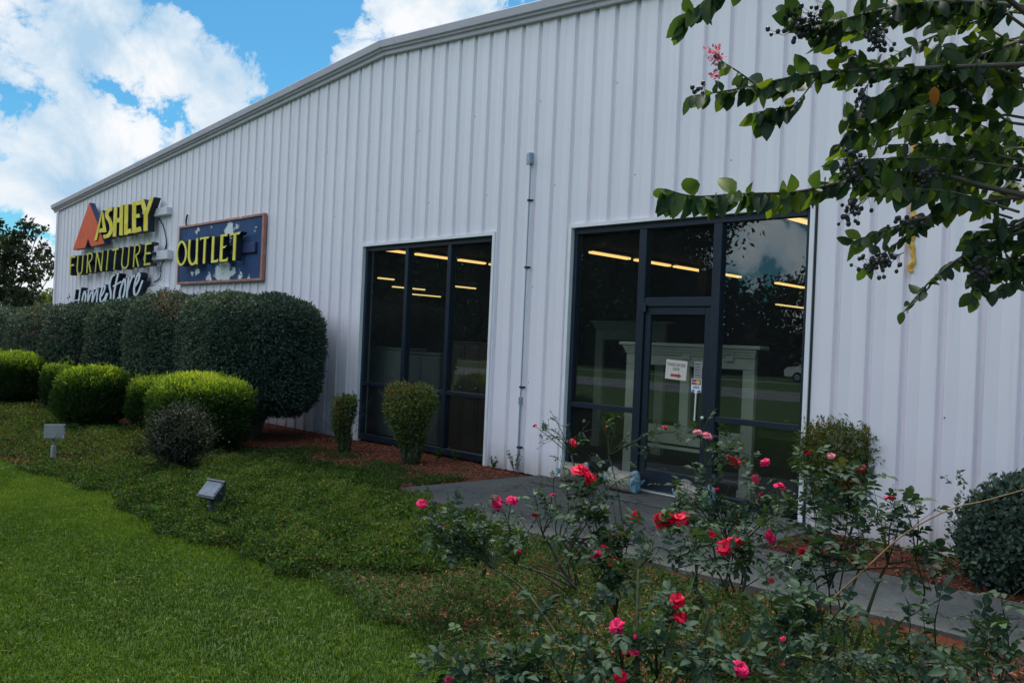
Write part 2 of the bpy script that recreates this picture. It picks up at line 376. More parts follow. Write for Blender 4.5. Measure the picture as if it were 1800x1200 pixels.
def rake():
    b = MB()
    prof = [(-0.035, -0.125), (-0.06, -0.12), (-0.065, -0.065), (-0.10, -0.06), (-0.105, -0.03), (-0.14, -0.022), (-0.155, 0.075), (-0.14, 0.09), (-0.02, 0.095), (-0.02, -0.125)]
    for xa, xb in ((XL-0.22, XP-0.001), (XP+0.001, XP+.36), (XP+.364, XR+0.22)):
        za, zb = float(roof_z(xa)), float(roof_z(xb)); L = abs(xb-xa); n = max(1, int(L/3.6))
        cuts = np.linspace(xa, xb, n+1)
        for i in range(n):
            x0, x1 = cuts[i], cuts[i+1]; g_ = 0.002
            b.prism([(x0+g_, y, float(roof_z(x0+g_))+z) for y, z in prof], (x1-x0-2*g_, 0, float(roof_z(x1-g_))-float(roof_z(x0+g_))))
    return b.build('rake_trim', MT['trim'], bld)
rake()
b = MB(); b.box((XL-0.03, -0.045, 0), (XL+0.1, 0.06, float(roof_z(XL))-0.15)); b.build('corner_trim', MT['wall'], bld)
b = MB(); b.box((XR-0.1, -0.045, 0), (XR+0.03, 0.06, float(roof_z(XR))-0.15)); b.build('corner_trim', MT['wall'], bld)
def storefront(name, w, door=None):
    x0, x1, z0, z1 = w; b = MB()
    f = 0.055
    # white flashing round the opening, then dark frame
    fl = MB(); t = 0.045
    fl.box((x0-t, -0.028, z0+0.0), (x0, 0.10, z1+t)); fl.box((x1, -0.028, z0), (x1+t, 0.10, z1+t)); fl.box((x0+0.001, -0.026, z1), (x1-0.001, 0.10, z1+t-0.002))
    ya, yb = 0.03, 0.13
    b.box((x0+.001, ya, z0+.03), (x0+f, yb, z1-.001), bev=.004); b.box((x1-f, ya, z0+.03), (x1-.001, yb, z1-.001), bev=.004)
    b.box((x0+f, ya+.002, z1-0.075), (x1-f, yb-.002, z1-.001), bev=.004)
    panes = []
    if door is None:
        m1, m2 = -9.87, -8.90; hw = 0.038; rz = 0.90
        b.box((x0+f, ya+.002, z0+.03), (x1-f, yb-.002, z0+0.12), bev=.004)
        for m in (m1, m2): b.box((m-hw, ya-.004, z0+0.12), (m+hw, yb+.004, z1-0.075), bev=.004)
        for xa, xb in ((x0+f, m1-hw), (m1+hw, m2-hw), (m2+hw, x1-f)):
            b.box((xa, ya+.004, rz-.028), (xb, yb-.004, rz+.028), bev=.003); panes += [(xa, xb, z0+.12, rz-.028), (xa, xb, rz+.028, z1-.075)]
    else:
        m1, m2 = -5.575, -4.622; hw = 0.050; rz = 0.93
        for m in (m1, m2): b.box((m-hw, ya-.004, z0+0.05), (m+hw, yb+.004, z1-0.075), bev=.004)
        b.box((m1+hw, ya+.002, 2.105), (m2-hw, yb-.002, 2.205), bev=.004); panes.append((m1+hw, m2-hw, 2.205, z1-.075))
        for xa, xb in ((x0+f, m1-hw), (m2+hw, x1-f)):
            b.box((xa, ya+.002, z0+.05), (xb, yb-.002, z0+.15), bev=.004)
            b.box((xa, ya+.004, rz-.03), (xb, yb-.004, rz+.03), bev=.003); panes += [(xa, xb, z0+.15, rz-.03), (xa, xb, rz+.03, z1-.075)]
    o = b.build(name, MT['frame'], bld)
    fl.build('flashing', MT['white_trim'], o)
    if door: q = MB(); q.box((x1+t+.001, -.012, z0+.02), (x1+t+.022, .02, z1+t)); q.build('shadow_gap_strip', MT['dark'], o)
    for xa, xb, za, zb in panes:
        q = MB(); q.box((xa, 0.078, za), (xb, 0.084, zb)); q.build('glass_pane', MT['glass'], o)
    return o
storefront('storefront_window', W1)
so = storefront('storefront_entrance', W2, True)
def door():
    x0, x1, z1 = -5.520, -4.677, 2.10; b = MB(); s = 0.075; ya, yb = 0.055, 0.10
    b.box((x0, ya, 0.07), (x0+s, yb, z1), bev=.004); b.box((x1-s, ya, 0.07), (x1, yb, z1), bev=.004)
    b.box((x0+s, ya+.001, z1-.085), (x1-s, yb-.001, z1), bev=.003); b.box((x0+s, ya+.001, .07), (x1-s, yb-.001, .30), bev=.003)
    d = b.build('door', MT['frame'], bld)
    q = MB(); q.box((x0+s, 0.072, .30), (x1-s, .078, z1-.085)); q.build('glass_pane', MT['glass'], d)
    h = MB(); h.ball((x1-0.04, 0.03, 0.93), 0.024, seg=12, ring=8); h.tube([(x1-0.04, 0.056, 0.93), (x1-0.04, 0.03, 0.93)], 0.012, k=10); h.build('door_knob', MT['alu'], d, smooth=True)
    h = MB(); h.box((x0-.03, 0.012, 2.04), (x0+0.03, 0.027, 2.14), bev=.004); h.build('hinge', MT['frame'], d)
    t = MB(); t.box((-5.52, -0.03, 0.056), (-4.677, 0.12, 0.075), bev=.005); t.build('threshold', MT['alu'], d)
    return d
door()

# interior of the showroom
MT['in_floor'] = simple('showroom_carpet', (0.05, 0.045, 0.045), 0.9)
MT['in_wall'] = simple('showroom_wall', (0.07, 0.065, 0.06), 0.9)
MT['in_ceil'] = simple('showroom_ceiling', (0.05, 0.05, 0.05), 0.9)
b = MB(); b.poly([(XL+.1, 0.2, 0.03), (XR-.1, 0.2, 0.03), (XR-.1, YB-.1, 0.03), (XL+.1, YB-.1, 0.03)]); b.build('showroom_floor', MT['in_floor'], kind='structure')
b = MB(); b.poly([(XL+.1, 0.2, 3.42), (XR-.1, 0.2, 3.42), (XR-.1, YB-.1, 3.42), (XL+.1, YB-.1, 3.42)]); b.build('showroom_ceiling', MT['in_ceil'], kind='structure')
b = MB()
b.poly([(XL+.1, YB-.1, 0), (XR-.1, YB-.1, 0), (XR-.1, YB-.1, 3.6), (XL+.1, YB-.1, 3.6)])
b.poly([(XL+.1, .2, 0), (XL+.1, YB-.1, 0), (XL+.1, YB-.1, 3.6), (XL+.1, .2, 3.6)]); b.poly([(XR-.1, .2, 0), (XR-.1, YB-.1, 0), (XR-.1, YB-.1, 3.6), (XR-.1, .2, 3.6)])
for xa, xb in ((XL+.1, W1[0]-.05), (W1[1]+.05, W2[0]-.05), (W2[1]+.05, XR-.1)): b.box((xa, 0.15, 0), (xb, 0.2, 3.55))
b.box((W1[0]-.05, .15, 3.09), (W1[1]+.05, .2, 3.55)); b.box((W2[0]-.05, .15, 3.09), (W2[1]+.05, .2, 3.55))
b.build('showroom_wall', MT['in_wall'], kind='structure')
MT['tube'] = emit('fluorescent_tube', (1.0, 0.58, 0.19), 1.25); MT['tube2'] = emit('fluorescent_tube_dim', (1.0, 0.70, 0.28), 0.9)
MT['fix'] = simple('light_fixture_white', (0.3, 0.29, 0.26), 0.5)
def strip(x, y0, y1, label, dim=False):
    t = thing('ceiling_light', label, 'ceiling light', (x, (y0+y1)/2, 3.36), 'fluorescent strip lights inside the showroom')
    b = MB(); b.box((x-.09, y0, 3.36), (x+.09, y1, 3.41), bev=.01); b.build('housing', MT['fix'], t)
    for s in (-.03, .03):
        q = MB(); q.tube([(x+s, y0+.03, 3.335), (x+s, y1-.03, 3.335)], 0.020, k=8); q.build('lamp_tube', MT['tube2'] if dim else MT['tube'], t)
LB = 'strip light seen through the '
for x, y0, y1, l, d in [
    (-9.62, 3.95, 5.15, 'left pane beside the entrance door, nearest of the long row', 0), (-9.62, 5.3, 6.5, 'edge of the door transom, second of the long row', 0), (-9.6, 6.6, 7.7, 'transom above the door, third of the long row', 0), (-9.55, 7.8, 9.16, 'right pane beside the door, end of the long row', 0),
    (-9.5, 10.7, 12.2, 'right entrance pane, small and bright below the sky reflection', 0), (-13.45, 18.4, 20.4, 'right entrance pane, faint and lowest', 1),
    (-4.87, 1.72, 2.9, 'top right corner of the entrance pane, large and bright', 0),
    (-13.15, 1.88, 2.6, 'top left of the left storefront window', 0), (-13.15, 2.75, 3.75, 'middle pane of the left storefront window, longest bright one', 0), (-13.15, 3.9, 4.7, 'right pane of the left storefront window, bright', 0), (-13.15, 4.8, 5.7, 'right edge of the left storefront window, faded', 1),
    (-19.45, 6.4, 7.0, 'far left pane of the left window, short one', 1), (-22.1, 8.9, 10.3, 'mullion of the left window, thin and dim', 1), (-24.83, 11.6, 13.3, 'middle pane of the left window, lowest thin one', 1), (-19.55, 9.3, 10.3, 'right pane of the left window, thin one under the row', 1)]:
    strip(x, y0, y1, LB+l, d)
# white fireplace surrounds standing just inside
MT['mantel'] = simple('cream_painted_wood', (0.48, 0.46, 0.40), 0.6, var=0.08, scale=4)
def mantel(label, x0, x1, y, h, hh, leg, m, extra=False):
    t = thing('fireplace_mantel', label, 'fireplace mantel', ((x0+x1)/2, y, 0.03), 'fireplace mantels inside the showroom')
    b = MB(); b.box((x0+.05, y-.03, h-hh), (x1-.05, y+.03, h-.04), bev=.004); b.build('header', m, t)
    b = MB(); b.box((x0-.03, y-.09, h-.04), (x1+.03, y+.12, h), bev=.006)
    for k in range(3): b.box((x0+.02+k*.012, y-.07+k*.012, h-.07-k*.03), (x1-.02-k*.012, y-.031, h-.041-k*.03))
    for k in range(3): xx = x0+.35+k*(x1-x0-.7)/2; b.box((xx-.05, y-.05, h-.175), (xx+.05, y-.0305, h-.131))
    b.build('crown_shelf', m, t)
    for xa in (x0+.05, x1-.05-leg):
        b = MB(); b.box((xa, y-.028, 0.03), (xa+leg, y+.032, h-hh-.001), bev=.004); b.build('leg', m, t)
        b = MB(); b.box((xa-.012, y-.045, .032), (xa+leg+.012, y+.045, .16), bev=.004); b.build('plinth', m, t)
    if extra:
        xm = (x0+x1)/2-.02
        b = MB(); b.box((xm-.06, y-.027, .76), (xm+.06, y+.03, h-hh-.001), bev=.004); b.build('centre_post', m, t)
        b = MB(); b.box((x0+.05+leg+.001, y-.026, .56), (x1-.05-leg-.001, y+.03, .76), bev=.004); b.box((x0+.06+leg, y-.05, .50), (x1-.06-leg, y-.02, .535)); b.build('lower_rail', m, t)
mantel('large cream fireplace mantel behind the glass entrance door', -6.12, -4.33, 0.5, 1.71, 0.26, 0.14, MT['mantel'], True)
mantel('dim fireplace mantel deeper inside, seen through the left entrance pane', -8.65, -7.2, 3.0, 2.06, 0.30, 0.16, MT['mantel'])
MT['cab_grey'] = simple('grey_laminate', (0.23, 0.24, 0.24), 0.5); MT['cab_brown'] = simple('dark_brown_wood', (0.05, 0.03, 0.02), 0.4, scale=9)
def cabinet(label, x0, x1, y0, y1, h, m, doors):
    t = thing('storage_cabinet', label, 'cabinet', ((x0+x1)/2, (y0+y1)/2, 0.03))
    b = MB(); b.box((x0, y0, .05), (x1, y1, h), bev=.006); b.build('carcass', m, t)
    b = MB(); b.box((x0-.015, y0-.02, h), (x1+.015, y1, h+.03), bev=.005); b.build('top', m, t)
    w = (x1-x0)/doors
    for k in range(doors):
        b = MB(); b.box((x0+k*w+.008, y0-.018, .10), (x0+(k+1)*w-.008, y0-.001, h-.02), bev=.004)
        b.box((x0+k*w+.06, y0-.024, .16), (x0+(k+1)*w-.06, y0-.0185, h-.08)); d = b.build('cabinet_door', m, t)
        q = MB(); q.ball((x0+(k+1)*w-.04, y0-.035, h*.6), .014, seg=8, ring=6); q.build('handle', MT['alu'], d)
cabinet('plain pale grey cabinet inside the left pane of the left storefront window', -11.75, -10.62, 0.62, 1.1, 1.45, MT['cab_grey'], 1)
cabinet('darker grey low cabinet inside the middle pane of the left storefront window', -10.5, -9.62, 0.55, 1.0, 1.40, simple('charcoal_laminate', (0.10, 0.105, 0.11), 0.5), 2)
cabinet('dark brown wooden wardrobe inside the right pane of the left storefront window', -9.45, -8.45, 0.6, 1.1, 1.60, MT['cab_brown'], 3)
t = thing('support_column', 'dark square column inside the showroom behind the door transom', 'column', (-8.6, 6.2, 0.03)); b = MB(); b.box((-8.7, 6.1, .03), (-8.5, 6.3, 3.41), bev=.01); b.build('shaft', MT['cab_brown'], t); b = MB(); b.box((-8.74, 6.06, .03), (-8.46, 6.34, .2), bev=.01); b.build('base', MT['cab_brown'], t)

# text helper (built-in font only)
def text_mb(mb, s, org, right, up, size, mi, width=None, bold=0.0):
    c = bpy.data.curves.new('lettering', 'FONT'); c.body = s; c.size = 1.0; c.align_x = 'CENTER'; c.align_y = 'CENTER'; c.offset = bold; c.resolution_u = 3
    o = bpy.data.objects.new('lettering', c); COL.objects.link(o)
    dg = bpy.context.evaluated_depsgraph_get(); me = o.evaluated_get(dg).to_mesh()
    V = np.array([v.co[:] for v in me.vertices]); Fs = [np.array([list(p.vertices)]) for p in me.polygons]
    bpy.data.objects.remove(o); bpy.data.curves.remove(c)
    w = V[:, 0].max()-V[:, 0].min(); sx = size if width is None else width/w
    P = np.array(org)+np.outer(V[:, 0]*sx, right)+np.outer(V[:, 1]*size, up)
    mb.add(P, Fs, mi)
MT['paper'] = simple('paper', (0.62, 0.55, 0.50), 0.8, var=0.04); MT['ink'] = simple('ink', (0.03, 0.03, 0.03), 0.7); MT['redink'] = simple('red_ink', (0.35, 0.04, 0.04), 0.7)
MT['white'] = simple('white_vinyl', (0.75, 0.76, 0.78), 0.5, var=0.03); MT['visa'] = simple('blue_vinyl', (0.01, 0.06, 0.33), 0.5); MT['mcr'] = simple('red_vinyl', (0.5, 0.02, 0.03), 0.5); MT['mcy'] = simple('yellow_vinyl', (0.75, 0.36, 0.02), 0.5); MT['navy'] = simple('navy_vinyl', (0.03, 0.03, 0.14), 0.5)
def notice():
    c = np.array(on_wall(1188.5, 650, 0.069)); a = R(-3); rt = np.array([math.cos(a), 0, math.sin(a)]); up = np.array([-math.sin(a), 0, math.cos(a)])
    t = thing('paper_notice', 'paper notice with a red arrow taped to the glass of the entrance door', 'notice', c)
    w, h = .135, .105
    b = MB(); b.prism([c+rt*x*w+up*y*h for x, y in ((-1, -1), (1, -1), (1, 1), (-1, 1))], (0, 0.002, 0)); b.build('sheet', MT['paper'], t)
    b = MB(); n = np.array([0, -0.002, 0])
    text_mb(b, 'PLEASE USE SIDE', c+up*.055+n, rt, up, .045, 0, .225); text_mb(b, 'DOOR', c+up*.008+n, rt, up, .045, 0, .085)
    b.build('lettering', MT['ink'], t)
    b = MB(); b.add([c+n+rt*x+up*(y-.06) for x, y in ((-.065, -.014), (.03, -.014), (.03, -.028), (.075, 0), (.03, .028), (.03, .014), (-.065, .014))], [np.arange(7)[None]]); b.build('arrow', MT['redink'], t)
notice()
def decal():
    c = np.array(on_wall(1224, 677, 0.070)); rt = np.array([1.0, 0, 0]); up = np.array([0, 0, 1.0])
    t = thing('card_sticker', 'blue and white payment card sticker on the glass of the entrance door', 'sticker', c)
    w, h = .062, .070
    b = MB(); b.prism([c+rt*x*w+up*y*h for x, y in ((-1, -1), (1, -1), (1, 1), (-1, 1))], (0, 0.001, 0)); b.build('backing', MT['white'], t)
    b = MB(); n = np.array([0, -0.001, 0])
    q = lambda x0, x1, y0, y1, mi, k: b.add([c+n*k+rt*x+up*y for x, y in ((x0, y0), (x1, y0), (x1, y1), (x0, y1))], [np.arange(4)[None]], mi)
    q(-.054, .054, .006, .063, 0, 1); q(-.055, .055, -.066, -.050, 1, 1)
    for cx, mi, k in ((-.018, 2, 2), (.020, 3, 3)):
        b.add([c+n*k+rt*(cx+.026*math.cos(a))+up*(.034+.026*math.sin(a)) for a in np.linspace(0, 2*math.pi, 24, endpoint=False)], [np.arange(24)[None]], mi)
    text_mb(b, 'MasterCard', c+n*4+up*.034, rt, up, .022, 4, .085, 0.01)
    text_mb(b, 'VISA', c+n*2+up*-.024, rt+up*0, up+rt*.2, .045, 1, .085, 0.02)
    b.build('card_logos', [MT['navy'], MT['visa'], MT['mcr'], MT['mcy'], MT['white']], t)
    st = thing('door_pull_rod', 'thin white vertical rod below the card sticker on the entrance door', 'rod', np.array(on_wall(1222, 720, 0.05)))
    p0, p1 = on_wall(1223.5, 690, .05), on_wall(1220.5, 738, .05); b = MB(); b.tube([p0, p1], .008, k=8); b.ball(p1, .011, seg=8, ring=6); b.build('rod', MT['white'], st)
    b = MB(); b.box(p0+np.array([-.016, -.008, -.01]), p0+np.array([.016, .022, .03]), bev=.003); b.build('bracket', MT['white'], st)
decal()
p2 = np.array(on_wall(1227, 650, 0.068)); t = thing('paper_notice', 'small grey printed sheet taped behind the card sticker beside the door stile', 'notice', p2)
b = MB(); b.box(p2+np.array([-.05, 0, -.09]), p2+np.array([.05, .002, .09])); b.build('sheet', simple('grey_paper', (0.25, 0.25, 0.25), 0.8), t)
b = MB()
for k in range(5): b.box(p2+np.array([-.04, -.002, .06-.03*k]), p2+np.array([.03-.01*(k % 2), -.001, .066-.03*k]))
b.build('printed_lines', MT['ink'], t)

# conduit with box and straps, yellow sealant strip, cables
xc = -7.325
t = thing('electrical_conduit', 'thin grey electrical conduit running up the wall between the two storefronts', 'conduit', (xc, -0.03, 0))
b = MB(); b.tube([(xc, -.034, .02), (xc, -.034, .9)], .013, k=10); b.tube([(xc, -.034, .88), (xc, -.034, 3.9)], .0095, k=10); b.build('pipe', MT['conduit'], t)
b = MB(); b.box((xc-.036, -.075, 3.90), (xc+.036, -.008, 4.05), bev=.010); b.box((xc-.03, -.088, 3.89), (xc+.03, -.0745, 4.035), bev=.005); b.build('junction_box', MT['conduit'], t)
b = MB(); b.box((xc-.020, -.055, .86), (xc+.020, -.010, .96), bev=.005); b.build('coupling', MT['conduit'], t)
for z in (.32, 1.08, 2.6, 3.45):
    b = MB(); b.box((xc-.05, -.012, z-.012), (xc+.05, -.006, z+.012)); b.box((xc-.02, -.054, z-.012), (xc+.02, -.012, z+.012), bev=.004); b.build('strap', MT['dark'], t)
MT['yellow'] = simple('yellow_sealant', (0.65, 0.36, 0.06), 0.6, var=0.3, scale=25)
pa, pb = on_wall(1612, 250, -.012), on_wall(1602, 478, -.012)
zz = np.linspace(pb[2], pa[2], 60); b = MB()
P = np.stack([pa[0]+0.012*np.sin(zz*23)+0.006*np.sin(zz*61), np.full(60, -.012), zz], -1); b.tube(P, np.clip(.024+.004*np.sin(zz*31+1)+.003*np.sin(zz*77), .012, .05), k=6)
tag(b.build('sealant_strip', MT['yellow'], origin=P[0]), 'ragged yellow sealant strip down the wall behind the right tree branches', 'sealant strip')

# ------------------------------------------------------------------ signs
MT['sign_dark'] = simple('sign_return_navy', (0.012, 0.016, 0.035), 0.5); MT['sign_blue'] = simple('sign_return_blue', (0.03, 0.05, 0.13), 0.5)
def stained(name, c, dark, sc=3.0, thr=(0.42, 0.62), r=0.35):
    m, nt, b, o = mat(name); v = coords(nt)
    nt.links.new(ramp(nt, noise(nt, sc, 5, 0.6, v, .5), [(thr[0], c), (thr[1], dark)]), b.inputs['Base Color']); b.inputs['Roughness'].default_value = .55; b.inputs['Specular IOR Level'].default_value = .15; return m
MT['yel_face'] = stained('yellow_acrylic', (0.86, 0.72, 0.13), (0.72, 0.55, 0.03)); MT['yel_thin'] = stained('yellow_acrylic_thin', (0.72, 0.66, 0.10), (0.58, 0.52, 0.06)); MT['yel_out'] = stained('bright_yellow_acrylic', (0.90, 0.80, 0.14), (0.82, 0.68, 0.08))
MT['red_face'] = stained('red_acrylic', (0.78, 0.13, 0.05), (0.68, 0.105, 0.045)); MT['white_face'] = stained('white_acrylic', (0.74, 0.78, 0.84), (0.62, 0.66, 0.72))
MT['raceway'] = simple('raceway_paint', (0.68, 0.65, 0.69), 0.5)
YF = -0.25; YBK = -0.10
def crop(ox, oy, s): return lambda p: np.array(on_wall(ox+p[0]/s, oy+p[1]/s, YF))
CA, CB, CC = crop(110, 340, 9.474), crop(110, 420, 9.474), crop(300, 370, 8.572)
def bez(pts, n=10):
    """Catmull-Rom through pixel points"""
    P = np.array(pts, float)
    if len(P) < 3: return P
    Q = np.vstack([2*P[0]-P[1], P, 2*P[-1]-P[-2]]); out = []
    for i in range(1, len(Q)-2):
        for t in np.linspace(0, 1, n, endpoint=False):
            a, b_, c, d = Q[i-1], Q[i], Q[i+1], Q[i+2]
            out.append(.5*((2*b_)+(c-a)*t+(2*a-5*b_+4*c-d)*t*t+(3*b_-a-3*c+d)*t**3))
    out.append(P[-1]); return np.array(out)
def ribbon(pts, w, closed=False, grow=0.0, wx=None):
    """flat pen stroke: outline of a band whose width is mostly horizontal (wx) and less vertical (w)"""
    P = np.asarray(pts, float)
    T = np.gradient(P, axis=0) if not closed else (np.roll(P, -1, 0)-np.roll(P, 1, 0))
    T = nz(T); N = np.stack([-T[:, 1], T[:, 0]], -1); wx = w if wx is None else wx
    hw = (np.sqrt((N[:, 0]*wx)**2+(N[:, 1]*w)**2)/2+grow)[:, None]
    return P+N*hw, P-N*hw
CNT = [0]
def letter(parent, strokes, cv, face_m, side_m, depth=None, grow=1.6, name='letter'):
    """strokes: ('p', outline) or ('s', points, wy, wx, curved) or ('o', points, wy, wx) closed ring, in crop pixels"""
    body = MB(); face = MB(); yb = YBK if depth is None else YF+depth
    for st in strokes:
        CNT[0] += 1; e = 0.0006*(CNT[0] % 7)
        for mb, gr, y0, y1 in ((body, grow, YF+e, yb+e), (face, 0.0, YF-.012-e, YF-.0007-e*0.5)):
            if st[0] == 'p':
                P = np.array(st[1], float)
                if gr:
                    c = P.mean(0); P = P+nz(P-c)*gr
                W3 = np.array([cv(q) for q in P]); A = W3.copy(); A[:, 1] = y0
                mb.prism(A, (0, y1-y0, 0))
            else:
                ring = st[0] == 'o'
                pts = st[1]
                if ring:
                    k = len(pts); PP = np.array(pts, float); Q = np.vstack([PP, PP[:3]]); full = bez(np.vstack([PP[-1], PP, PP[:2]]), 6); pts = full[6:6+6*k]
                elif len(st) > 4 and st[4]: pts = bez(pts, 8)
                L, Rr = ribbon(pts, st[2], ring, gr, st[3])
                L3 = np.array([cv(q) for q in L]); R3 = np.array([cv(q) for q in Rr]); n = len(L3)
                V = []; 
                for y in (y0, y1):
                    for S in (L3, R3):
                        s_ = S.copy(); s_[:, 1] = y; V.append(s_)
                V = np.vstack(V); i = np.arange(n if ring else n-1); j = (i+1) % n
                f = [np.stack([i, j, n+j, n+i], -1), np.stack([2*n+i, 3*n+i, 3*n+j, 2*n+j], -1), np.stack([i, 2*n+i, 2*n+j, j], -1), np.stack([n+i, n+j, 3*n+j, 3*n+i], -1)]
                if not ring: f += [np.array([[0, n, 3*n, 2*n]]), np.array([[n-1, 3*n-1, 4*n-1, 2*n-1][::1]])]
                mb.add(V, f)
    o = body.build(name, side_m, parent); face.build('letter_face', face_m, o); return o
def raceway(parent, px0, px1, v_of, h0, h1, cv):
    b = MB(); p0 = cv(px0); p1 = cv(px1)
    b.box((p0[0], YBK-.03, p0[2]+h0), (p1[0], -0.005, p0[2]+h1), bev=.01); return b.build('raceway', MT['raceway'], parent)
# --- row one: red peak and thick yellow letters
s1 = thing('channel_letter_sign', 'thick yellow block letters overlapping a red peak emblem, topmost sign row', 'sign', CA((900, 400)))
def emblem():
    P = [(430, 150), (585, 545), (683, 835), (465, 885), (410, 748), (362, 905), (155, 938)]
    b = MB(); A = np.array([CA(q) for q in P]); B_ = A.copy(); A[:, 1] = YF+.03; b.prism(A+0, (0, .13, 0)); o = b.build('peak_emblem', MT['sign_blue'], s1)
    b = MB(); c = np.mean(P, 0); A = np.array([CA(c+(np.array(q)-c)*.985) for q in P]); A[:, 1] = YF+.016; b.prism(A, (0, .013, 0)); b.build('emblem_face', MT['red_face'], o)
emblem()
ASH = [
 [('p', [(660, 285), (672, 285), (622, 560), (575, 780), (535, 788)]), ('p', [(662, 290), (684, 330), (735, 640), (690, 655), (664, 470)]), ('p', [(625, 590), (705, 570), (712, 640), (612, 660)])],
 [('s', [(833, 265), (800, 262), (755, 310), (745, 375), (790, 455), (815, 530), (815, 620), (770, 700), (690, 725)], 62, 56, 1)],
 [('s', [(893, 225), (870, 720)], 50, 54), ('s', [(990, 190), (980, 700)], 50, 54), ('s', [(875, 460), (985, 438)], 72, 40)],
 [('s', [(1070, 178), (1058, 690)], 50, 60), ('s', [(1040, 650), (1150, 622)], 75, 40)],
 [('s', [(1200, 140), (1195, 660)], 50, 62), ('s', [(1195, 175), (1320, 150)], 68, 40), ('s', [(1200, 385), (1290, 370)], 62, 40), ('s', [(1195, 625), (1312, 590)], 80, 40)],
 [('p', [(1300, 112), (1355, 98), (1405, 255), (1460, 82), (1528, 62), (1425, 360), (1420, 622), (1355, 632), (1360, 370)])]]
for g_ in ASH: letter(s1, g_, CA, MT['yel_face'], MT['sign_dark'], grow=3)
raceway(s1, (700, 470), (1640, 330), None, -.07, .10, CA)
# --- row two: thin capitals
s2 = thing('channel_letter_sign', 'thin yellow capital letters in the middle sign row', 'sign', CB((850, 350)))
v, h = 34, 24
FUR = [[('s', [(142, 290), (130, 605)], 26, 20), ('s', [(138, 308), (215, 296)], 32, 18), ('s', [(138, 445), (192, 432)], 34, 18)],
 [('s', [(268, 270), (250, 490), (262, 570), (300, 578), (328, 540), (338, 420), (350, 265)], 30, 20, 1)],
 [('s', [(430, 250), (412, 570)], 24, 20), ('s', [(425, 260), (470, 240), (498, 270), (490, 340), (440, 400)], 26, 18, 1), ('s', [(442, 395), (472, 560)], 22, 22)],
 [('s', [(578, 220), (550, 550)], 24, 18), ('s', [(580, 225), (648, 535)], 24, 24), ('s', [(680, 190), (650, 540)], 24, 18)],
 [('s', [(770, 180), (738, 528)], 26, 20)],
 [('s', [(895, 170), (862, 515)], 26, 20), ('s', [(840, 185), (935, 165)], 36, 18)],
 [('s', [(1018, 130), (992, 400), (1010, 470), (1050, 485), (1090, 440), (1102, 330), (1118, 118)], 30, 22, 1)],
 [('s', [(1212, 105), (1185, 475)], 24, 22), ('s', [(1207, 118), (1260, 98), (1292, 135), (1282, 220), (1222, 280)], 28, 20, 1), ('s', [(1225, 275), (1270, 465)], 22, 24)],
 [('s', [(1398, 65), (1370, 445)], 26, 26), ('s', [(1392, 90), (1488, 68)], 44, 18), ('s', [(1385, 245), (1470, 235)], 40, 18), ('s', [(1368, 428), (1462, 412)], 42, 18)]]
for g_ in FUR: letter(s2, [(q_[0], q_[1], q_[2]*.8, q_[3]*.72)+tuple(q_[4:]) for q_ in g_], CB, MT['yel_thin'], MT['sign_dark'], grow=6)
raceway(s2, (200, 420), (1650, 260), None, -.08, .12, CB)
# --- row three: white script
s3 = thing('channel_letter_sign', 'white script lettering half hidden by the hedges, lowest sign row', 'sign', CB((800, 880)))
SCR = [[('s', [(215, 840), (200, 950), (180, 1080), (172, 1150)], 18, 22, 1), ('s', [(305, 805), (285, 950), (270, 1100), (262, 1150)], 18, 22, 1), ('s', [(190, 1030), (278, 1010)], 18, 14)],
 [('o', [(375, 870), (345, 960), (330, 1060), (345, 1110), (375, 1050), (392, 960)], 20, 22)],
 [('s', [(445, 850), (432, 960), (425, 1100)], 18, 22, 1), ('s', [(428, 1060), (470, 930), (510, 855), (512, 900), (495, 1090)], 18, 22, 1), ('s', [(498, 1060), (545, 920), (592, 825), (588, 880), (570, 1085)], 18, 22, 1)],
 [('s', [(650, 960), (700, 860), (712, 790), (688, 775), (655, 860), (632, 980), (645, 1060), (700, 1000), (745, 900)], 18, 24, 1)],
 [('s', [(872, 600), (830, 630), (798, 720), (790, 800), (808, 900), (805, 990), (760, 1060), (715, 1040), (760, 905)], 20, 26, 1)],
 [('s', [(935, 570), (900, 720), (862, 930), (868, 1020), (905, 1010), (935, 975)], 20, 26, 1), ('s', [(850, 790), (985, 710)], 26, 18)],
 [('o', [(1035, 670), (985, 800), (958, 930), (970, 1020), (1010, 980), (1045, 850), (1052, 720)], 22, 28)],
 [('s', [(1110, 640), (1092, 800), (1075, 985)], 20, 28, 1), ('s', [(1090, 850), (1130, 720), (1175, 620), (1200, 595), (1192, 640)], 20, 28, 1)],
 [('s', [(1215, 790), (1270, 690), (1288, 600), (1272, 570), (1232, 660), (1200, 800), (1198, 900), (1222, 935), (1270, 880), (1340, 690)], 20, 28, 1)]]
for g_ in SCR: letter(s3, g_, CB, MT['white_face'], MT['sign_dark'], grow=8)
raceway(s3, (300, 930), (1590, 720), None, -.10, .14, CB)
b = MB()
for pts in ([(1600, 410), (1680, 560), (1730, 800), (1720, 960), (1640, 1050)],): b.tube(np.array([[q[0], -.03, q[2]] for q in (on_wall(110+x/9.474, 340+y/9.474, -.03) for x, y in bez(pts, 6))]), .012, k=6)
for pts in ([(1630, 270), (1690, 330), (1640, 450), (1625, 640), (1520, 720)], [(1640, 230), (1700, 170), (1735, 60)]): b.tube(np.array([on_wall(110+x/9.474, 420+y/9.474, -.03) for x, y in bez(pts, 6)]), .012, k=6)
tag(b.build('sign_cable', MT['dark'], origin=on_wall(285, 430, -.03)), 'black cable looping between the three sign rows', 'cable')
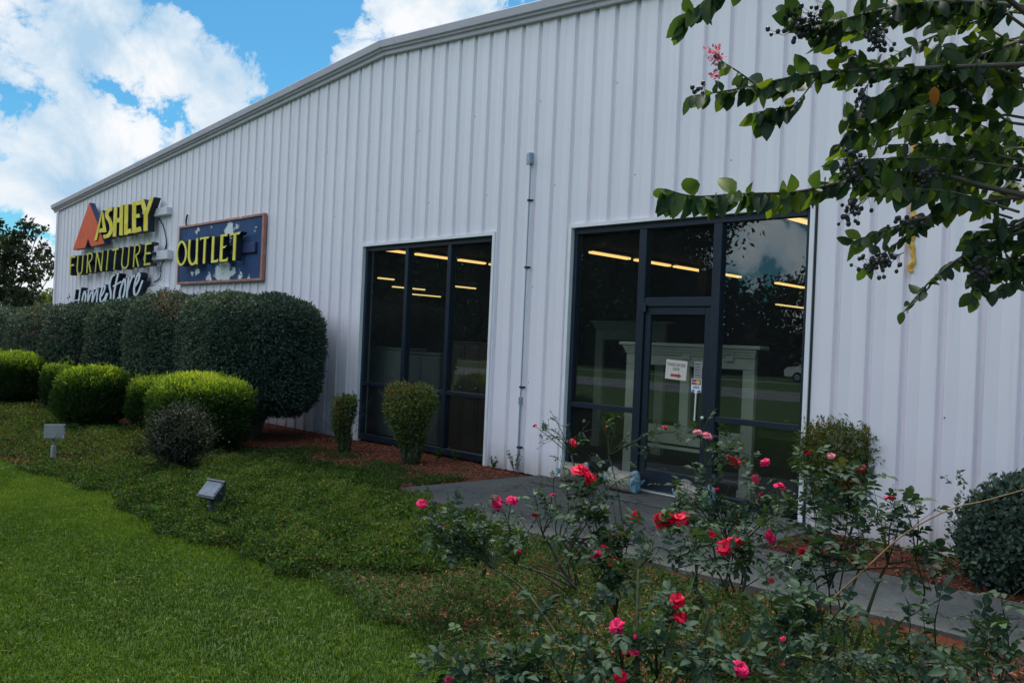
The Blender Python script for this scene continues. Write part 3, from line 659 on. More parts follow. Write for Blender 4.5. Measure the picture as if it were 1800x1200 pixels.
# --- weathered blue panel
def panel():
    P4 = [np.array(on_wall(*q, -.06)) for q in ((318, 399.5), (467, 377), (461, 491), (313.5, 499))]
    x0, x1 = (P4[0][0]+P4[3][0])/2, (P4[1][0]+P4[2][0])/2; z1, z0 = (P4[0][2]+P4[1][2])/2, (P4[2][2]+P4[3][2])/2
    t = thing('wall_sign', 'weathered blue sign panel with peeling white patches, rusty border and yellow letters', 'sign', ((x0+x1)/2, -.06, (z0+z1)/2))
    m, nt, bs, o = mat('peeling_blue_paint'); c0 = coords(nt); va = nd(nt, 'ShaderNodeVectorMath', operation='ADD'); nt.links.new(c0, va.inputs[0]); va.inputs[1].default_value = ((x0+x1)/2, -.06, (z0+z1)/2); v = va.outputs[0]
    acc = None
    for px, rad, w in [((720, 300), .42, .75), ((820, 230), .25, .5), ((660, 940), .62, .8), ((560, 930), .4, .6), ((780, 930), .3, .6), ((255, 910), .22, .7), ((1330, 170), .5, .55), ((1280, 300), .35, .42), ((240, 330), .3, .45), ((420, 990), .25, .55), ((160, 940), .2, .45), ((880, 960), .25, .5), ((1000, 1000), .25, .4), ((1120, 290), .2, .4), ((460, 230), .15, .6)]:
        c = CC(px); dn = nd(nt, 'ShaderNodeVectorMath', operation='DISTANCE'); nt.links.new(v, dn.inputs[0]); dn.inputs[1].default_value = (c[0]+.08, -.06, c[2])
        mr = nd(nt, 'ShaderNodeMapRange', interpolation_type='SMOOTHSTEP'); nt.links.new(dn.outputs['Value'], mr.inputs[0]); mr.inputs[1].default_value = rad; mr.inputs[2].default_value = 0; mr.inputs[4].default_value = w*1.02
        acc = mr.outputs[0] if acc is None else mth(nt, 'MAXIMUM', acc, mr.outputs[0])
    mp = nd(nt, 'ShaderNodeMapping'); mp.inputs['Scale'].default_value = (1, 1, 2.0); nt.links.new(v, mp.inputs[0])
    nn = noise(nt, 4.6, 9, 0.72, mp.outputs[0], .5)
    f = ramp(nt, mth(nt, 'ADD', acc, mth(nt, 'MULTIPLY', mth(nt, 'SUBTRACT', nn, .5), 2.0)), [(.44, (0, 0, 0)), (.50, (1, 1, 1))])
    blue = ramp(nt, noise(nt, 2, 5, .6, v), [(.3, (.026, .055, .145)), (.7, (.048, .095, .215))])
    nt.links.new(mixc(nt, f, blue, (.70, .71, .72)), bs.inputs['Base Color']); bs.inputs['Roughness'].default_value = .7; bs.inputs['Specular IOR Level'].default_value = .15
    b = MB(); b.box((x0, -.07, z0), (x1, -.035, z1)); b.build('board', m, t)
    mb_, nt, bs, o = mat('rusty_border_paint'); v = coords(nt); nt.links.new(ramp(nt, noise(nt, 6, 6, .65, v), [(.35, (.34, .13, .09)), (.62, (.44, .20, .15)), (.7, (.55, .42, .38))]), bs.inputs['Base Color'])
    b = MB(); e = .028
    b.box((x0-.02, -.095, z1-e), (x1+.02, -.03, z1+.02), bev=.006); b.box((x0-.02, -.095, z0-.02), (x1+.02, -.03, z0+e), bev=.006)
    b.box((x0-.019, -.093, z0+e), (x0+e, -.031, z1-e)); b.box((x1-e*1.6, -.093, z0+e), (x1+.019, -.031, z1-e)); b.build('border', mb_, t)
    OUT = [[('o', [(172, 470), (120, 550), (103, 660), (118, 770), (160, 822), (212, 770), (240, 660), (225, 540)], 30, 22)],
     [('s', [(296, 440), (284, 600), (285, 740), (325, 810), (375, 780), (397, 700), (407, 425)], 32, 26, 1), ('s', [(400, 700), (398, 812)], 26, 26)],
     [('s', [(528, 400), (508, 800)], 30, 30), ('p', [(455, 412), (595, 392), (575, 425), (480, 432), (452, 452)])],
     [('s', [(650, 390), (632, 785)], 30, 34), ('p', [(620, 755), (700, 745), (722, 725), (718, 775), (618, 790)])],
     [('s', [(782, 365), (762, 772)], 30, 38), ('p', [(770, 368), (865, 352), (862, 388), (770, 392)]), ('p', [(775, 545), (820, 540), (852, 525), (825, 565), (775, 580)]), ('p', [(755, 745), (840, 733), (866, 705), (862, 765), (755, 774)])],
     [('s', [(980, 345), (960, 752)], 30, 36), ('p', [(900, 360), (1065, 318), (1040, 360), (930, 375), (895, 395)])]]
    for g_ in OUT: letter(t, g_, CC, MT['yel_out'], MT['sign_dark'], depth=.12, grow=3, name='letter')
    p0, p1 = CC((200, 640)), CC((1170, 560)); b = MB(); b.box((p0[0], -.125, p0[2]-.10), (p1[0], -.071, p0[2]+.10), bev=.008); b.build('raceway', simple('raceway_blue', (.025, .042, .13), .5), t)
    b = MB(); b.tube(np.array([on_wall(300+x/8.572, 370+y/8.572, -.04) for x, y in bez([(238, 232), (232, 170), (240, 110), (255, 65)], 5)]), .02, k=6)
    tag(b.build('stub_cable', MT['dark'], origin=on_wall(328, 390, -.04)), 'short black cable stub curling above the blue sign panel', 'cable')
panel()
# ------------------------------------------------------------------ foliage tools
def fbm(P, s, seed=0):
    """cheap smooth 3-D noise, about -1..1"""
    r = np.random.default_rng(seed); out = np.zeros(len(P)); a = 1.0; tot = 0
    for o in range(4):
        for k in range(3):
            d = r.normal(size=3); d /= np.linalg.norm(d); out += a*np.sin(P@d*s*(1.0+0.35*k)+r.uniform(0, 6.28)); tot += a*0.6
        s *= 2.03; a *= 0.6
    return out/tot
def frames(A, N):
    A = nz(A); B = nz(np.cross(N, A)); return A, B, np.cross(A, B)
def leaf_cloud(mb, P, A, N, L, Wd, tint, mi=0):
    """small leaves: one folded rhombus each. P leaf base, A axis, N face normal"""
    n = len(P); A, B, N = frames(A, N); L = np.broadcast_to(L, n)[:, None]; Wd = np.broadcast_to(Wd, n)[:, None]
    mid = P+A*L*.45
    V = np.stack([P, mid+B*Wd*.5+N*Wd*.16, P+A*L, mid-B*Wd*.5+N*Wd*.16], 1).reshape(-1, 3)
    f = np.arange(n)[:, None]*4
    mb.add(V, [np.concatenate([np.hstack([f, f+1, f+2]), np.hstack([f, f+2, f+3])])], mi, np.repeat(tint, 4))
def big_leaves(mb, P, A, N, L, Wd, tint, mi=0, curl=0.25, fold=0.18):
    """larger leaves: folded along the midrib, drooping towards the tip"""
    n = len(P); A, B, N = frames(A, N); L = np.broadcast_to(L, n)[:, None]; Wd = np.broadcast_to(Wd, n)[:, None]
    rows = []
    ts = [0, .12, .35, .62, .85, 1.0]; ws = [0, .55, 1.0, .92, .5, 0]
    for t, w in zip(ts, ws):
        c = P+A*L*t-N*L*curl*t*t
        rows.append((c-B*Wd*.5*w+N*Wd*fold*w, c, c+B*Wd*.5*w+N*Wd*fold*w))
    V = [rows[0][1]]
    for k in range(1, 5): V += list(rows[k])
    V.append(rows[5][1]); V = np.stack(V, 1).reshape(-1, 3); o = np.arange(n)[:, None]*14
    tri = np.concatenate([np.hstack([o, o+2, o+1]), np.hstack([o, o+3, o+2]), np.hstack([o+10, o+11, o+13]), np.hstack([o+11, o+12, o+13])])
    q = []
    for k in range(3):
        a = 1+3*k; q += [np.hstack([o+a, o+a+1, o+a+4, o+a+3]), np.hstack([o+a+1, o+a+2, o+a+5, o+a+4])]
    mb.add(V, [tri, np.concatenate(q)], mi, np.repeat(tint, 14))
def blades(mb, P, H, Wd, lean, tint, mi=0):
    """grass blades: 5 vertices, bent"""
    n = len(P); az = rng.uniform(0, 2*math.pi, n); d = np.stack([np.cos(az), np.sin(az), np.zeros(n)], -1); s = np.stack([-d[:, 1], d[:, 0], d[:, 2]], -1)
    up = np.array([0, 0, 1.0]); H = H[:, None]; Wd = Wd[:, None]; lean = lean[:, None]
    m = P+up*H*.55+d*H*lean*.35; t = P+up*H*(1-.35*lean)+d*H*lean
    V = np.stack([P-s*Wd*.5, P+s*Wd*.5, m+s*Wd*.38, m-s*Wd*.38, t], 1).reshape(-1, 3); o = np.arange(n)[:, None]*5
    mb.add(V, [np.hstack([o, o+1, o+2, o+3]), np.hstack([o+3, o+2, o+4])], mi, np.repeat(tint, 5))
def rnd_dirs(n): return nz(rng.normal(size=(n, 3)))
MT['bark'] = simple('shrub_bark', (0.11, 0.085, 0.06), 0.9, var=0.35, scale=14, bmp=.5)
MT['grey_bark'] = simple('grey_cane_bark', (0.105, 0.095, 0.078), 0.85, var=0.4, scale=24, bmp=.4, spec=.15)
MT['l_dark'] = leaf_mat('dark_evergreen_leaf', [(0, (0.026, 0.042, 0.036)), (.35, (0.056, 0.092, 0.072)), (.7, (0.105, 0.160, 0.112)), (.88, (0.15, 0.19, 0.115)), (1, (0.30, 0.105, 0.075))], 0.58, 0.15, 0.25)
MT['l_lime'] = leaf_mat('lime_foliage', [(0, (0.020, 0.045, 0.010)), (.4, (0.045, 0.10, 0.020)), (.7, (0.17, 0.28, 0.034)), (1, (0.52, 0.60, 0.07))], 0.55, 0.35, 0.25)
MT['l_twig'] = leaf_mat('sparse_grey_leaf', [(0, (0.025, 0.035, 0.022)), (.6, (0.055, 0.065, 0.040)), (1, (0.12, 0.085, 0.06))], 0.6, 0.2, 0.3)
MT['l_nand'] = leaf_mat('bronzed_green_leaf', [(0, (0.032, 0.056, 0.018)), (.45, (0.075, 0.135, 0.034)), (.75, (0.16, 0.20, 0.046)), (1, (0.26, 0.12, 0.05))], 0.5, 0.25, 0.35)
MT['l_cover'] = leaf_mat('ground_cover_leaf', [(0, (0.012, 0.028, 0.009)), (.4, (0.034, 0.080, 0.017)), (.75, (0.085, 0.165, 0.030)), (.9, (0.13, 0.10, 0.04)), (1, (0.20, 0.23, 0.06))], 0.65, 0.3, 0.10)
MT['l_grass'] = leaf_mat('lawn_blade', [(0, (0.020, 0.048, 0.005)), (.45, (0.062, 0.128, 0.010)), (.8, (0.122, 0.218, 0.016)), (1, (0.26, 0.27, 0.08))], 0.65, 0.35, 0.08)
MT['l_weed'] = leaf_mat('weed_blade', [(0, (0.020, 0.046, 0.013)), (.5, (0.050, 0.106, 0.026)), (.85, (0.10, 0.175, 0.040)), (1, (0.20, 0.17, 0.08))], 0.65, 0.3, 0.10)
MT['l_rose'] = leaf_mat('rose_leaf', [(0, (0.016, 0.038, 0.026)), (.55, (0.040, 0.084, 0.048)), (.85, (0.090, 0.155, 0.056)), (1, (0.14, 0.05, 0.04))], 0.62, 0.2, 0.18)
MT['l_crape'] = leaf_mat('crape_leaf', [(0, (0.015, 0.034, 0.023)), (.5, (0.034, 0.070, 0.035)), (.8, (0.080, 0.150, 0.034)), (1, (0.16, 0.22, 0.03))], 0.55, 0.38, 0.3)
MT['l_tree'] = leaf_mat('tree_leaf', [(0, (0.015, 0.026, 0.012)), (.5, (0.03, 0.052, 0.02)), (1, (0.065, 0.095, 0.03))], 0.6, 0.25, 0.3)
MT['l_far'] = leaf_mat('sunny_tree_leaf', [(0, (0.06, 0.09, 0.025)), (.5, (0.13, 0.16, 0.05)), (1, (0.25, 0.25, 0.10))], 0.6, 0.3, 0.3)

def drum_points(n, c, a, b_, z0, z1, p, jit, skin, seed, flare=0.0, lump=0.06):
    """points through the outer shell of a clipped rounded block"""
    hz = (z1-z0)/2; zc = (z0+z1)/2; d = rnd_dirs(n*2)
    # superellipsoid radius, area roughly evened out
    rho = np.hypot(d[:, 0], d[:, 1]); s = (rho**p+np.abs(d[:, 2])**p)**(-1/p)
    keep = rng.uniform(0, 1, len(d)) < (s/ s.max())**2
    d = d[keep][:n]; s = s[keep][:n]; k = len(d)
    U = d*s[:, None]; rr = 1-np.abs(rng.exponential(skin, k))+rng.normal(0, jit, k)
    Q = U*rr[:, None]
    rad = 1+flare*Q[:, 2]
    P = np.stack([Q[:, 0]*a*rad, Q[:, 1]*b_*rad, Q[:, 2]*hz], -1)
    lumpv = fbm(P, 2.6, seed)*lump+fbm(P, 7, seed+1)*lump*.4
    ru = np.hypot(U[:, 0], U[:, 1])+1e-6; Nn = nz(np.stack([U[:, 0]*ru**(p-2)/a, U[:, 1]*ru**(p-2)/b_, np.sign(U[:, 2])*np.abs(U[:, 2])**(p-1)/hz], -1))
    P = P+Nn*lumpv[:, None]+np.array([c[0], c[1], zc])
    return P, Nn, Q
def stems(mb, c, n, r0, h, spread, seed=0, lean=.25, base_r=.08):
    r = np.random.default_rng(seed)
    for k in range(n):
        a = r.uniform(0, 6.28); q = r.uniform(.3, 1); p = np.array([c[0]+base_r*math.cos(a), c[1]+base_r*math.sin(a), -0.04]); pts = [p]
        for j in range(1, 6):
            t = j/5; pts.append(p+np.array([math.cos(a)*spread*q*t**1.3, math.sin(a)*spread*q*t**1.3, h*t])+r.normal(0, .012+.02*t, 3))
        mb.tube(pts, r0*r.uniform(.7, 1.2), r0*.3, 6)
        for s in range(2):
            j = r.integers(2, 5); b = pts[j]; a2 = a+r.uniform(-1.2, 1.2)
            mb.tube([b, b+np.array([math.cos(a2)*.12, math.sin(a2)*.12, h*.12]), b+np.array([math.cos(a2)*.25, math.sin(a2)*.25, h*.3])], r0*.4, r0*.15, 5)
def clipped(name, label, cat, c, a, b_, z0, z1, n, L, m, p=3.2, seed=1, group=None, tint_top=0.0, tint_base=.45, red=0.0, flare=0.0, lump=.06, jit=.02, skin=.06, up=.25, asp=.5, nst=6, r0=.03, spr=None, var=.17, sprig=0):
    t = thing(name, label, cat, (c[0], c[1], -0.02), group)
    P, N, Q = drum_points(n, c, a, b_, z0, z1, p, jit, skin, seed, flare, lump)
    A = nz(N*rng.uniform(.1, .9, (len(P), 1))+rnd_dirs(len(P))*.75+np.array([0, 0, up])); FN = nz(N+rnd_dirs(len(P))*.65)
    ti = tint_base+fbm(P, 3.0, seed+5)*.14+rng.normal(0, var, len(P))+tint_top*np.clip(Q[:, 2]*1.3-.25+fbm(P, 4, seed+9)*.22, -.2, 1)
    if red > 0:
        k = (fbm(P, 1.7, seed+3)+rng.normal(0, .35, len(P))) > (1-red*2.2); ti[k & (rng.uniform(0, 1, len(P)) < .55)] = 1.0
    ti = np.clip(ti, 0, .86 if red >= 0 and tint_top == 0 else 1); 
    if red > 0: ti[k & (rng.uniform(0, 1, len(P)) < .55)] = 1.0
    mb = MB(); leaf_cloud(mb, P, A, FN, L*rng.uniform(.6, 1.25, len(P)), L*asp*rng.uniform(.7, 1.2, len(P)), ti)
    # inner layer of older leaves
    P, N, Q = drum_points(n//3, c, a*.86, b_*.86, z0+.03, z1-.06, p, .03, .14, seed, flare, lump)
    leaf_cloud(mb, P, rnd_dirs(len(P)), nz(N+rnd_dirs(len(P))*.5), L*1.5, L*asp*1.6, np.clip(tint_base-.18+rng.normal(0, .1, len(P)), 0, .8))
    if sprig:
        # loose new shoots standing out of the clipped top
        Ps, Ns, Qs = drum_points(sprig*12, c, a, b_, z0, z1, p, .01, .0, seed+20, flare, lump); ok = Qs[:, 2] > .5; Ps = Ps[ok][:sprig]
        for q in Ps:
            h = rng.uniform(.04, .13); d = nz(np.array([rng.normal()*.5, rng.normal()*.5, 1.0])); k = 7
            pp = q+d*h*np.linspace(.1, 1, k)[:, None]; leaf_cloud(mb, pp, nz(rnd_dirs(k)+d*.6), rnd_dirs(k), L*1.1, L*asp, np.full(k, min(1, tint_base+.3)))
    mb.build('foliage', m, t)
    s = MB(); stems(s, c, nst, r0, (z1+z0)*.55, spr or a*.75, seed, base_r=.25*a*.4+.03); s.build('stems', MT['bark'], t, smooth=True)
    return t

# dark rounded shrubs along the wall
HG = 'dark rounded shrubs in a row along the wall'
for i, (uc, y, r, h, n, lab) in enumerate([
    (306, -1.30, 1.20, 2.17, 56000, 'largest dark clipped shrub, nearest the left storefront window, showing its trunk'),
    (219, -1.35, .98, 2.20, 30000, 'dark clipped shrub with a reddish top edge, left behind the largest one'),
    (148, -1.35, .98, 2.14, 24000, 'dark clipped shrub below the raceway end of the white script sign'),
    (76, -1.35, 1.0, 2.10, 20000, 'purplish dark clipped shrub covering the first letters of the script sign'),
    (14, -1.35, 1.05, 2.02, 15000, 'dark clipped shrub at the far corner of the building'),
    (-52, -1.35, 1.1, 2.0, 13000, 'farthest dark clipped shrub at the left edge, below the leafy tree')]):
    x = on_wall(uc+100, 600, y)[0]
    for _ in range(6): x = on_wall(uc+r/((np.array([x, y, 1.6])-EYE)@CF)*F_PX, 600, y)[0]
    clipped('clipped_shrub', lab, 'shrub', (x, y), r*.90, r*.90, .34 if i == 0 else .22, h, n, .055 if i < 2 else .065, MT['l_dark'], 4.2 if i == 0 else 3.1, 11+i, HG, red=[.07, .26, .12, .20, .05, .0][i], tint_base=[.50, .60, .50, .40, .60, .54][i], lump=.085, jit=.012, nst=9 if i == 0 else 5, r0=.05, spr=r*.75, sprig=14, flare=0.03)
# sunny lime-green clipped mounds in front of them
LG = 'lime green clipped mounds in front of the dark shrubs'
def by_base(u, hw, vb):
    P = on_ground(u, vb); d = np.linalg.norm(P-EYE); f = nz((P-EYE)*np.array([1, 1, 0])); zc = (P-EYE)@CF; r = hw/F_PX*zc
    for _ in range(4): r = hw/F_PX*(zc+r)
    return P+f*r, r
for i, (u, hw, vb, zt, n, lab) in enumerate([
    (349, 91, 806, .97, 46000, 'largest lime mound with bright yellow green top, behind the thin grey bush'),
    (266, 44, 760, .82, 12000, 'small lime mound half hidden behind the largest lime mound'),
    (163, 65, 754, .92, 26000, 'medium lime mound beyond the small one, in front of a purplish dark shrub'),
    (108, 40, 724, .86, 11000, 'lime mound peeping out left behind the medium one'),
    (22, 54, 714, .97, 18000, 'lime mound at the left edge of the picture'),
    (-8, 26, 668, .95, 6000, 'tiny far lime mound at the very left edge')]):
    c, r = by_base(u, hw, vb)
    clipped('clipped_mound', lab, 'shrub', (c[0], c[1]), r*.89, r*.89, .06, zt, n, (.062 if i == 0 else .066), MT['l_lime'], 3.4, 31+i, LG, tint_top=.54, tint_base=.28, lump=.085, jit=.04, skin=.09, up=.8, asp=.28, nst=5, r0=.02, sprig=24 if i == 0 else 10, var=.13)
# thin grey bush in front
c, r = by_base(311, 56, 838)
clipped('thin_bush', 'thin dark grey twiggy bush in front of the largest lime mound', 'bush', (c[0], c[1]), r, r, .05, .80, 7500, .034, MT['l_twig'], 2.1, 51, None, tint_base=.30, lump=.10, jit=.13, skin=.30, asp=.45, nst=16, r0=.010, spr=r*1.0)
# nandina-like shrubs by the windows
def flared(label, u, hw, vb, zt, n, seed, bw=.5, z0=.32, red=.2, tb=.5, top=.16, fl=.34):
    c, r = by_base(u, hw*bw, vb); zc = (np.array(c)-EYE)@CF; r = hw/F_PX*zc
    t = thing('flared_shrub', label, 'shrub', (c[0], c[1], -.02), 'flared bronze green shrubs at the storefronts')
    P, N, Q = drum_points(n, c, r*.72, r*.72, z0, zt, 3.6, .08, .20, seed, fl, .10)
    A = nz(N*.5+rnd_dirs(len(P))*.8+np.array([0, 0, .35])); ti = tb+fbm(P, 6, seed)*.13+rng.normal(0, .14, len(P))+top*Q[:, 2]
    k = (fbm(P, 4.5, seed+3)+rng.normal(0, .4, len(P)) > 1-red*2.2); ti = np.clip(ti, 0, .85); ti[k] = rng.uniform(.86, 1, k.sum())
    mb = MB(); leaf_cloud(mb, P, A, rnd_dirs(len(P)), .055*rng.uniform(.6, 1.3, len(P)), .019, ti)
    n2 = n//3; zz = rng.uniform(.02, z0+.15, n2); an = rng.uniform(0, 6.28, n2); rr = r*(.3+.45*zz/zt)*np.sqrt(rng.uniform(.1, 1, n2))
    P2 = np.stack([c[0]+rr*np.cos(an), c[1]+rr*np.sin(an), zz], -1); leaf_cloud(mb, P2, nz(rnd_dirs(n2)+np.array([0, 0, .4])), rnd_dirs(n2), .042, .015, np.clip(.35+rng.normal(0, .13, n2), 0, .8))
    mb.build('foliage', MT['l_nand'], t)
    s = MB(); stems(s, c, 15, .007, zt*.9, r*.62, seed, base_r=r*.3); s.build('stems', MT['grey_bark'], t, smooth=True)
flared('narrow flared shrub with a red tip left of the left storefront window', 604, 30, 799, .80, 5200, 61, .75, .10, .14, .42)
flared('broad flared yellow green shrub in front of the left storefront window', 722, 49, 818, 1.02, 12000, 62, .5, .24, .12, .62)
flared('flared shrub with hollow gaps right of the entrance, behind rose canes', 1489, 92, 942, 1.00, 34000, 63, .55, .05, .18, .52, .2)
# dark glossy bush at the right edge
c = np.array(on_ground(1728, 1052)); c[1] += .25
rb = clipped('evergreen_bush', 'dark glossy low bush against the wall at the right edge', 'bush', (c[0]+.12, -.58), .55, .44, .08, .71, 11000, .045, MT['l_dark'], 2.3, 71, None, tint_base=.50, lump=.17, jit=.09, skin=.20, nst=16, r0=.012, sprig=46, asp=.6)

s_ = MB(); l_ = MB(); q0 = np.array([rb.location.x-.02, -.62, .66]); tip = on_wall(1738, 838, -.62)
for e_, n_ in ((tip, 9), (tip+np.array([-.09, .02, -.10]), 6), (tip+np.array([.06, -.03, -.14]), 5)):
    pp = bez([q0, (q0+e_)/2+np.array([.015, 0, 0]), e_], 6); s_.tube(pp, .004, .002, 5); ii = np.linspace(3, len(pp)-1, n_).astype(int); big_leaves(l_, pp[ii], nz(rnd_dirs(n_)+np.array([0, 0, .15])), nz(rnd_dirs(n_)+np.array([0, -.6, .5])), .075*rng.uniform(.7, 1.2, n_), .036, np.clip(rng.normal(.45, .15, n_), 0, .8))
s_.build('shoot', MT['bark'], rb); l_.build('shoot_leaves', MT['l_dark'], rb, smooth=True)

# ------------------------------------------------------------------ lawn, ground cover, weeds, bark chips
def scatter(n, x0, x1, y0, y1):
    return np.stack([rng.uniform(x0, x1, n), rng.uniform(y0, y1, n), np.zeros(n)], -1)
def lawn():
    mb = MB()
    for n, x0, x1, y0, y1, h in ((330000, -10.5, -0.6, -7.4, -4.3, .036), (110000, -18, -10.5, -8.5, -4.3, .042), (50000, -32, -18, -10, -4.3, .05), (40000, -10, 3, -12, -7.4, .04)):
        P = scatter(n, x0, x1, y0, y1); P = P[P[:, 1] < edge_y(P[:, 0])-.02+rng.normal(0, .05, len(P))]; k = len(P); P[:, 2] = -.03
        pt = fbm(P*np.array([1, 1, 0]), 1.6, 3); H = h*rng.uniform(.5, 1.25, k)*(1+.25*pt); tall = rng.uniform(0, 1, k) < .015; H[tall] *= 1.7
        ti = .47+.20*pt+.12*fbm(P, 7, 5)+rng.normal(0, .17, k); ti[rng.uniform(0, 1, k) < .02] = 1
        blades(mb, P, H, np.full(k, .0042 if h < .04 else .007), rng.uniform(.2, 1.0, k), np.clip(ti, 0, 1))
    # taller stray blades, clippings and dry bits
    P = scatter(5200, -12, -1, -8, -4.4); P = P[P[:, 1] < edge_y(P[:, 0])]; P = P[fbm(P*np.array([1, 1, 0]), 2.5, 91)+rng.normal(0, .4, len(P)) > .15]; k = len(P); P[:, 2] = -.03
    blades(mb, P, rng.uniform(.06, .12, k), np.full(k, .0055), rng.uniform(.3, 1.2, k), np.clip(rng.normal(.68, .15, k), 0, .95))
    P = scatter(2600, -12, -1, -8, -4.4); P = P[P[:, 1] < edge_y(P[:, 0])]; k = len(P); P[:, 2] = rng.uniform(-.012, .012, k)
    leaf_cloud(mb, P, nz(rnd_dirs(k)*[1, 1, .2]), nz(rnd_dirs(k)*.4+[0, 0, 1]), rng.uniform(.025, .08, k), .005, rng.uniform(.9, 1, k))
    P = scatter(16000, -12, -1, -8, -4.4); P = P[P[:, 1] < edge_y(P[:, 0])]; P = P[fbm(P*np.array([1, 1, 0]), 3.1, 95) > .42]; k = len(P); P[:, 2] = rng.uniform(-.01, .018, k)
    leaf_cloud(mb, P, nz(rnd_dirs(k)*[1, 1, .3]), nz(rnd_dirs(k)*.4+[0, 0, 1]), rng.uniform(.012, .024, k), .013, np.clip(rng.normal(.32, .1, k), 0, .7))
    tag(mb.build('lawn_grass', MT['l_grass']), 'short mown green grass filling the lawn', 'grass', kind='stuff')
lawn()
def bare(P): return fbm(P*np.array([1, 1, 0]), 2.1, 77)
def height(P): return np.clip(.085+.05*fbm(P*np.array([1, 1, 0]), 1.9, 21)+.06*fbm(P*np.array([1, 1, 0]), 7, 22)+.035*fbm(P*np.array([1, 1, 0]), 17, 23), .012, .24)
SHX = (-26, -3.9)
def in_cover(P):
    x, y = P[:, 0], P[:, 1]; w = .10*np.sin(x*3.1)+.08*np.sin(x*7.7)
    top = np.interp(x, [-26, -13, -10, -8.3, -7.2, -6.0, -5.0, -4.4, -3.9], [-2.4, -2.4, -1.95, -1.75, -2.12, -2.45, -2.6, -2.75, -3.6])+w
    right = np.interp(y, [-4.7, -4.0, -3.3, -2.6], [-4.9, -4.55, -4.3, -4.5])
    return (y < top) & (y > edge_y(x)-.03+rng.normal(0, .06, len(P))) & (x < right+.15*np.sin(y*6))
def cover():
    mb = MB()
    for n, x0, x1, L in ((190000, -10.2, -3.9, .034), (60000, -17, -10.2, .044), (20000, -26, -17, .06)):
        P = scatter(n, x0, x1, -5.0, -1.5); P = P[in_cover(P)]; k = len(P)
        H = height(P); far = np.clip((-8.2-P[:, 0])/2.0, 0, 1); P[:, 2] = H*np.sqrt(rng.uniform(0.05, 1, k))*(1-.35*far)
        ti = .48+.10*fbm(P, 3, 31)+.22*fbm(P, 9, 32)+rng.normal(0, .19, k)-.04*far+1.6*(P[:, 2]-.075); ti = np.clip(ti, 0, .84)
        br = rng.uniform(0, 1, k) < .03+.15*far; ti[br] = .9; ye = rng.uniform(0, 1, k) < .025; ti[ye] = 1
        leaf_cloud(mb, P, nz(rnd_dirs(k)+np.array([0, 0, .35])), nz(rnd_dirs(k)+np.array([0, 0, .6])), L*rng.uniform(.6, 1.3, k), L*.45, ti)
    # runners
    P = scatter(5000, -13, -4, -4.7, -1.8); P = P[in_cover(P)]
    for q in P[:420]:
        z = float(height(q[None])[0])*1.0; a = rng.uniform(0, 6.28); l = rng.uniform(.08, .22)
        mb.tube([q+[0, 0, z*.8], q+[math.cos(a)*l*.5, math.sin(a)*l*.5, z*1.05], q+[math.cos(a)*l, math.sin(a)*l, z*.85]], .0022, .001, 4, tint=.93)
    tag(mb.build('ground_cover', MT['l_cover']), 'low creeping evergreen ground cover over the planting bed', 'ground cover', kind='stuff')
cover()
def weeds():
    mb = MB()
    P = scatter(230000, -10.5, .8, -5.3, -.5); x, y = P[:, 0], P[:, 1]
    onpad = (y > -2.46) & (x > -7.2)
    zone = ((y > edge_y(x)-.08) & ~onpad)
    edge = (np.abs(y+2.45) < .12) & (x > -7)
    d = bare(P)+.30*fbm(P, 7, 78); thr = np.where(x < -6.6, .12, np.where(x > -1.5, -.30, -.80)); thr = np.where(np.abs(y-edge_y(x)) < .16, -.8, thr); thr = np.where(y > -1.0, .5, thr)
    P = P[zone & (d > thr-.25*edge+rng.normal(0, .18, len(P)))]; k = len(P); P[:, 2] = -.01
    H = .062*rng.uniform(.4, 1.3, k)*(1+.3*fbm(P, 2, 8)); H[rng.uniform(0, 1, k) < .03] *= 2
    ti = np.clip(.45+.1*fbm(P, 4, 9)+rng.normal(0, .16, k), 0, .9); ti[rng.uniform(0, 1, k) < .03] = 1
    blades(mb, P, H, np.full(k, .0060), rng.uniform(.3, 1.3, k), ti)
    Q = P[rng.uniform(0, 1, k) < .38]; Q = Q+np.stack([np.zeros(len(Q)), np.zeros(len(Q)), rng.uniform(.01, .06, len(Q))], -1); j = len(Q)
    leaf_cloud(mb, Q, nz(rnd_dirs(j)+[0, 0, .1]), nz(rnd_dirs(j)*.6+[0, 0, 1]), (.030*rng.uniform(.6, 1.3, j)), .020, np.clip(.4+rng.normal(0, .18, j), 0, .85))
    tag(mb.build('weeds', MT['l_weed']), 'patchy weeds and grass growing through the red mulch', 'weeds', kind='stuff')
weeds()
def chips():
    m, nt, b, o = mat('bark_chip'); a = nd(nt, 'ShaderNodeAttribute', attribute_name='tint')
    nt.links.new(ramp(nt, a.outputs['Fac'], [(0, (.06, .016, .010)), (.5, (.20, .050, .024)), (.85, (.33, .11, .058)), (1, (.38, .27, .19))]), b.inputs['Base Color']); b.inputs['Roughness'].default_value = .85
    mb = MB(); P = scatter(90000, -13.5, 1.2, -5.0, 0.0); x, y = P[:, 0], P[:, 1]; onpad = (y > -2.44) & (x > -7.15) & ~((x > -3.42) & (y > -1.14))
    P = P[(y > edge_y(x)+.03) & ~onpad & ~((x > -7.0) & (x < -3.42) & (y > -2.4))]; k = len(P); P[:, 2] = rng.uniform(0.0, .016, k)
    A = nz(rnd_dirs(k)*np.array([1, 1, .22])); leaf_cloud(mb, P, A, nz(rnd_dirs(k)*.5+[0, 0, 1]), rng.uniform(.018, .06, k), rng.uniform(.006, .015, k), np.where(rng.uniform(0, 1, k) < .02, 1, np.clip(rng.normal(.5, .22, k), 0, .9)))
    tag(mb.build('bark_chips', m), 'red shredded bark chips scattered over the mulch bed', 'mulch', kind='stuff')
chips()
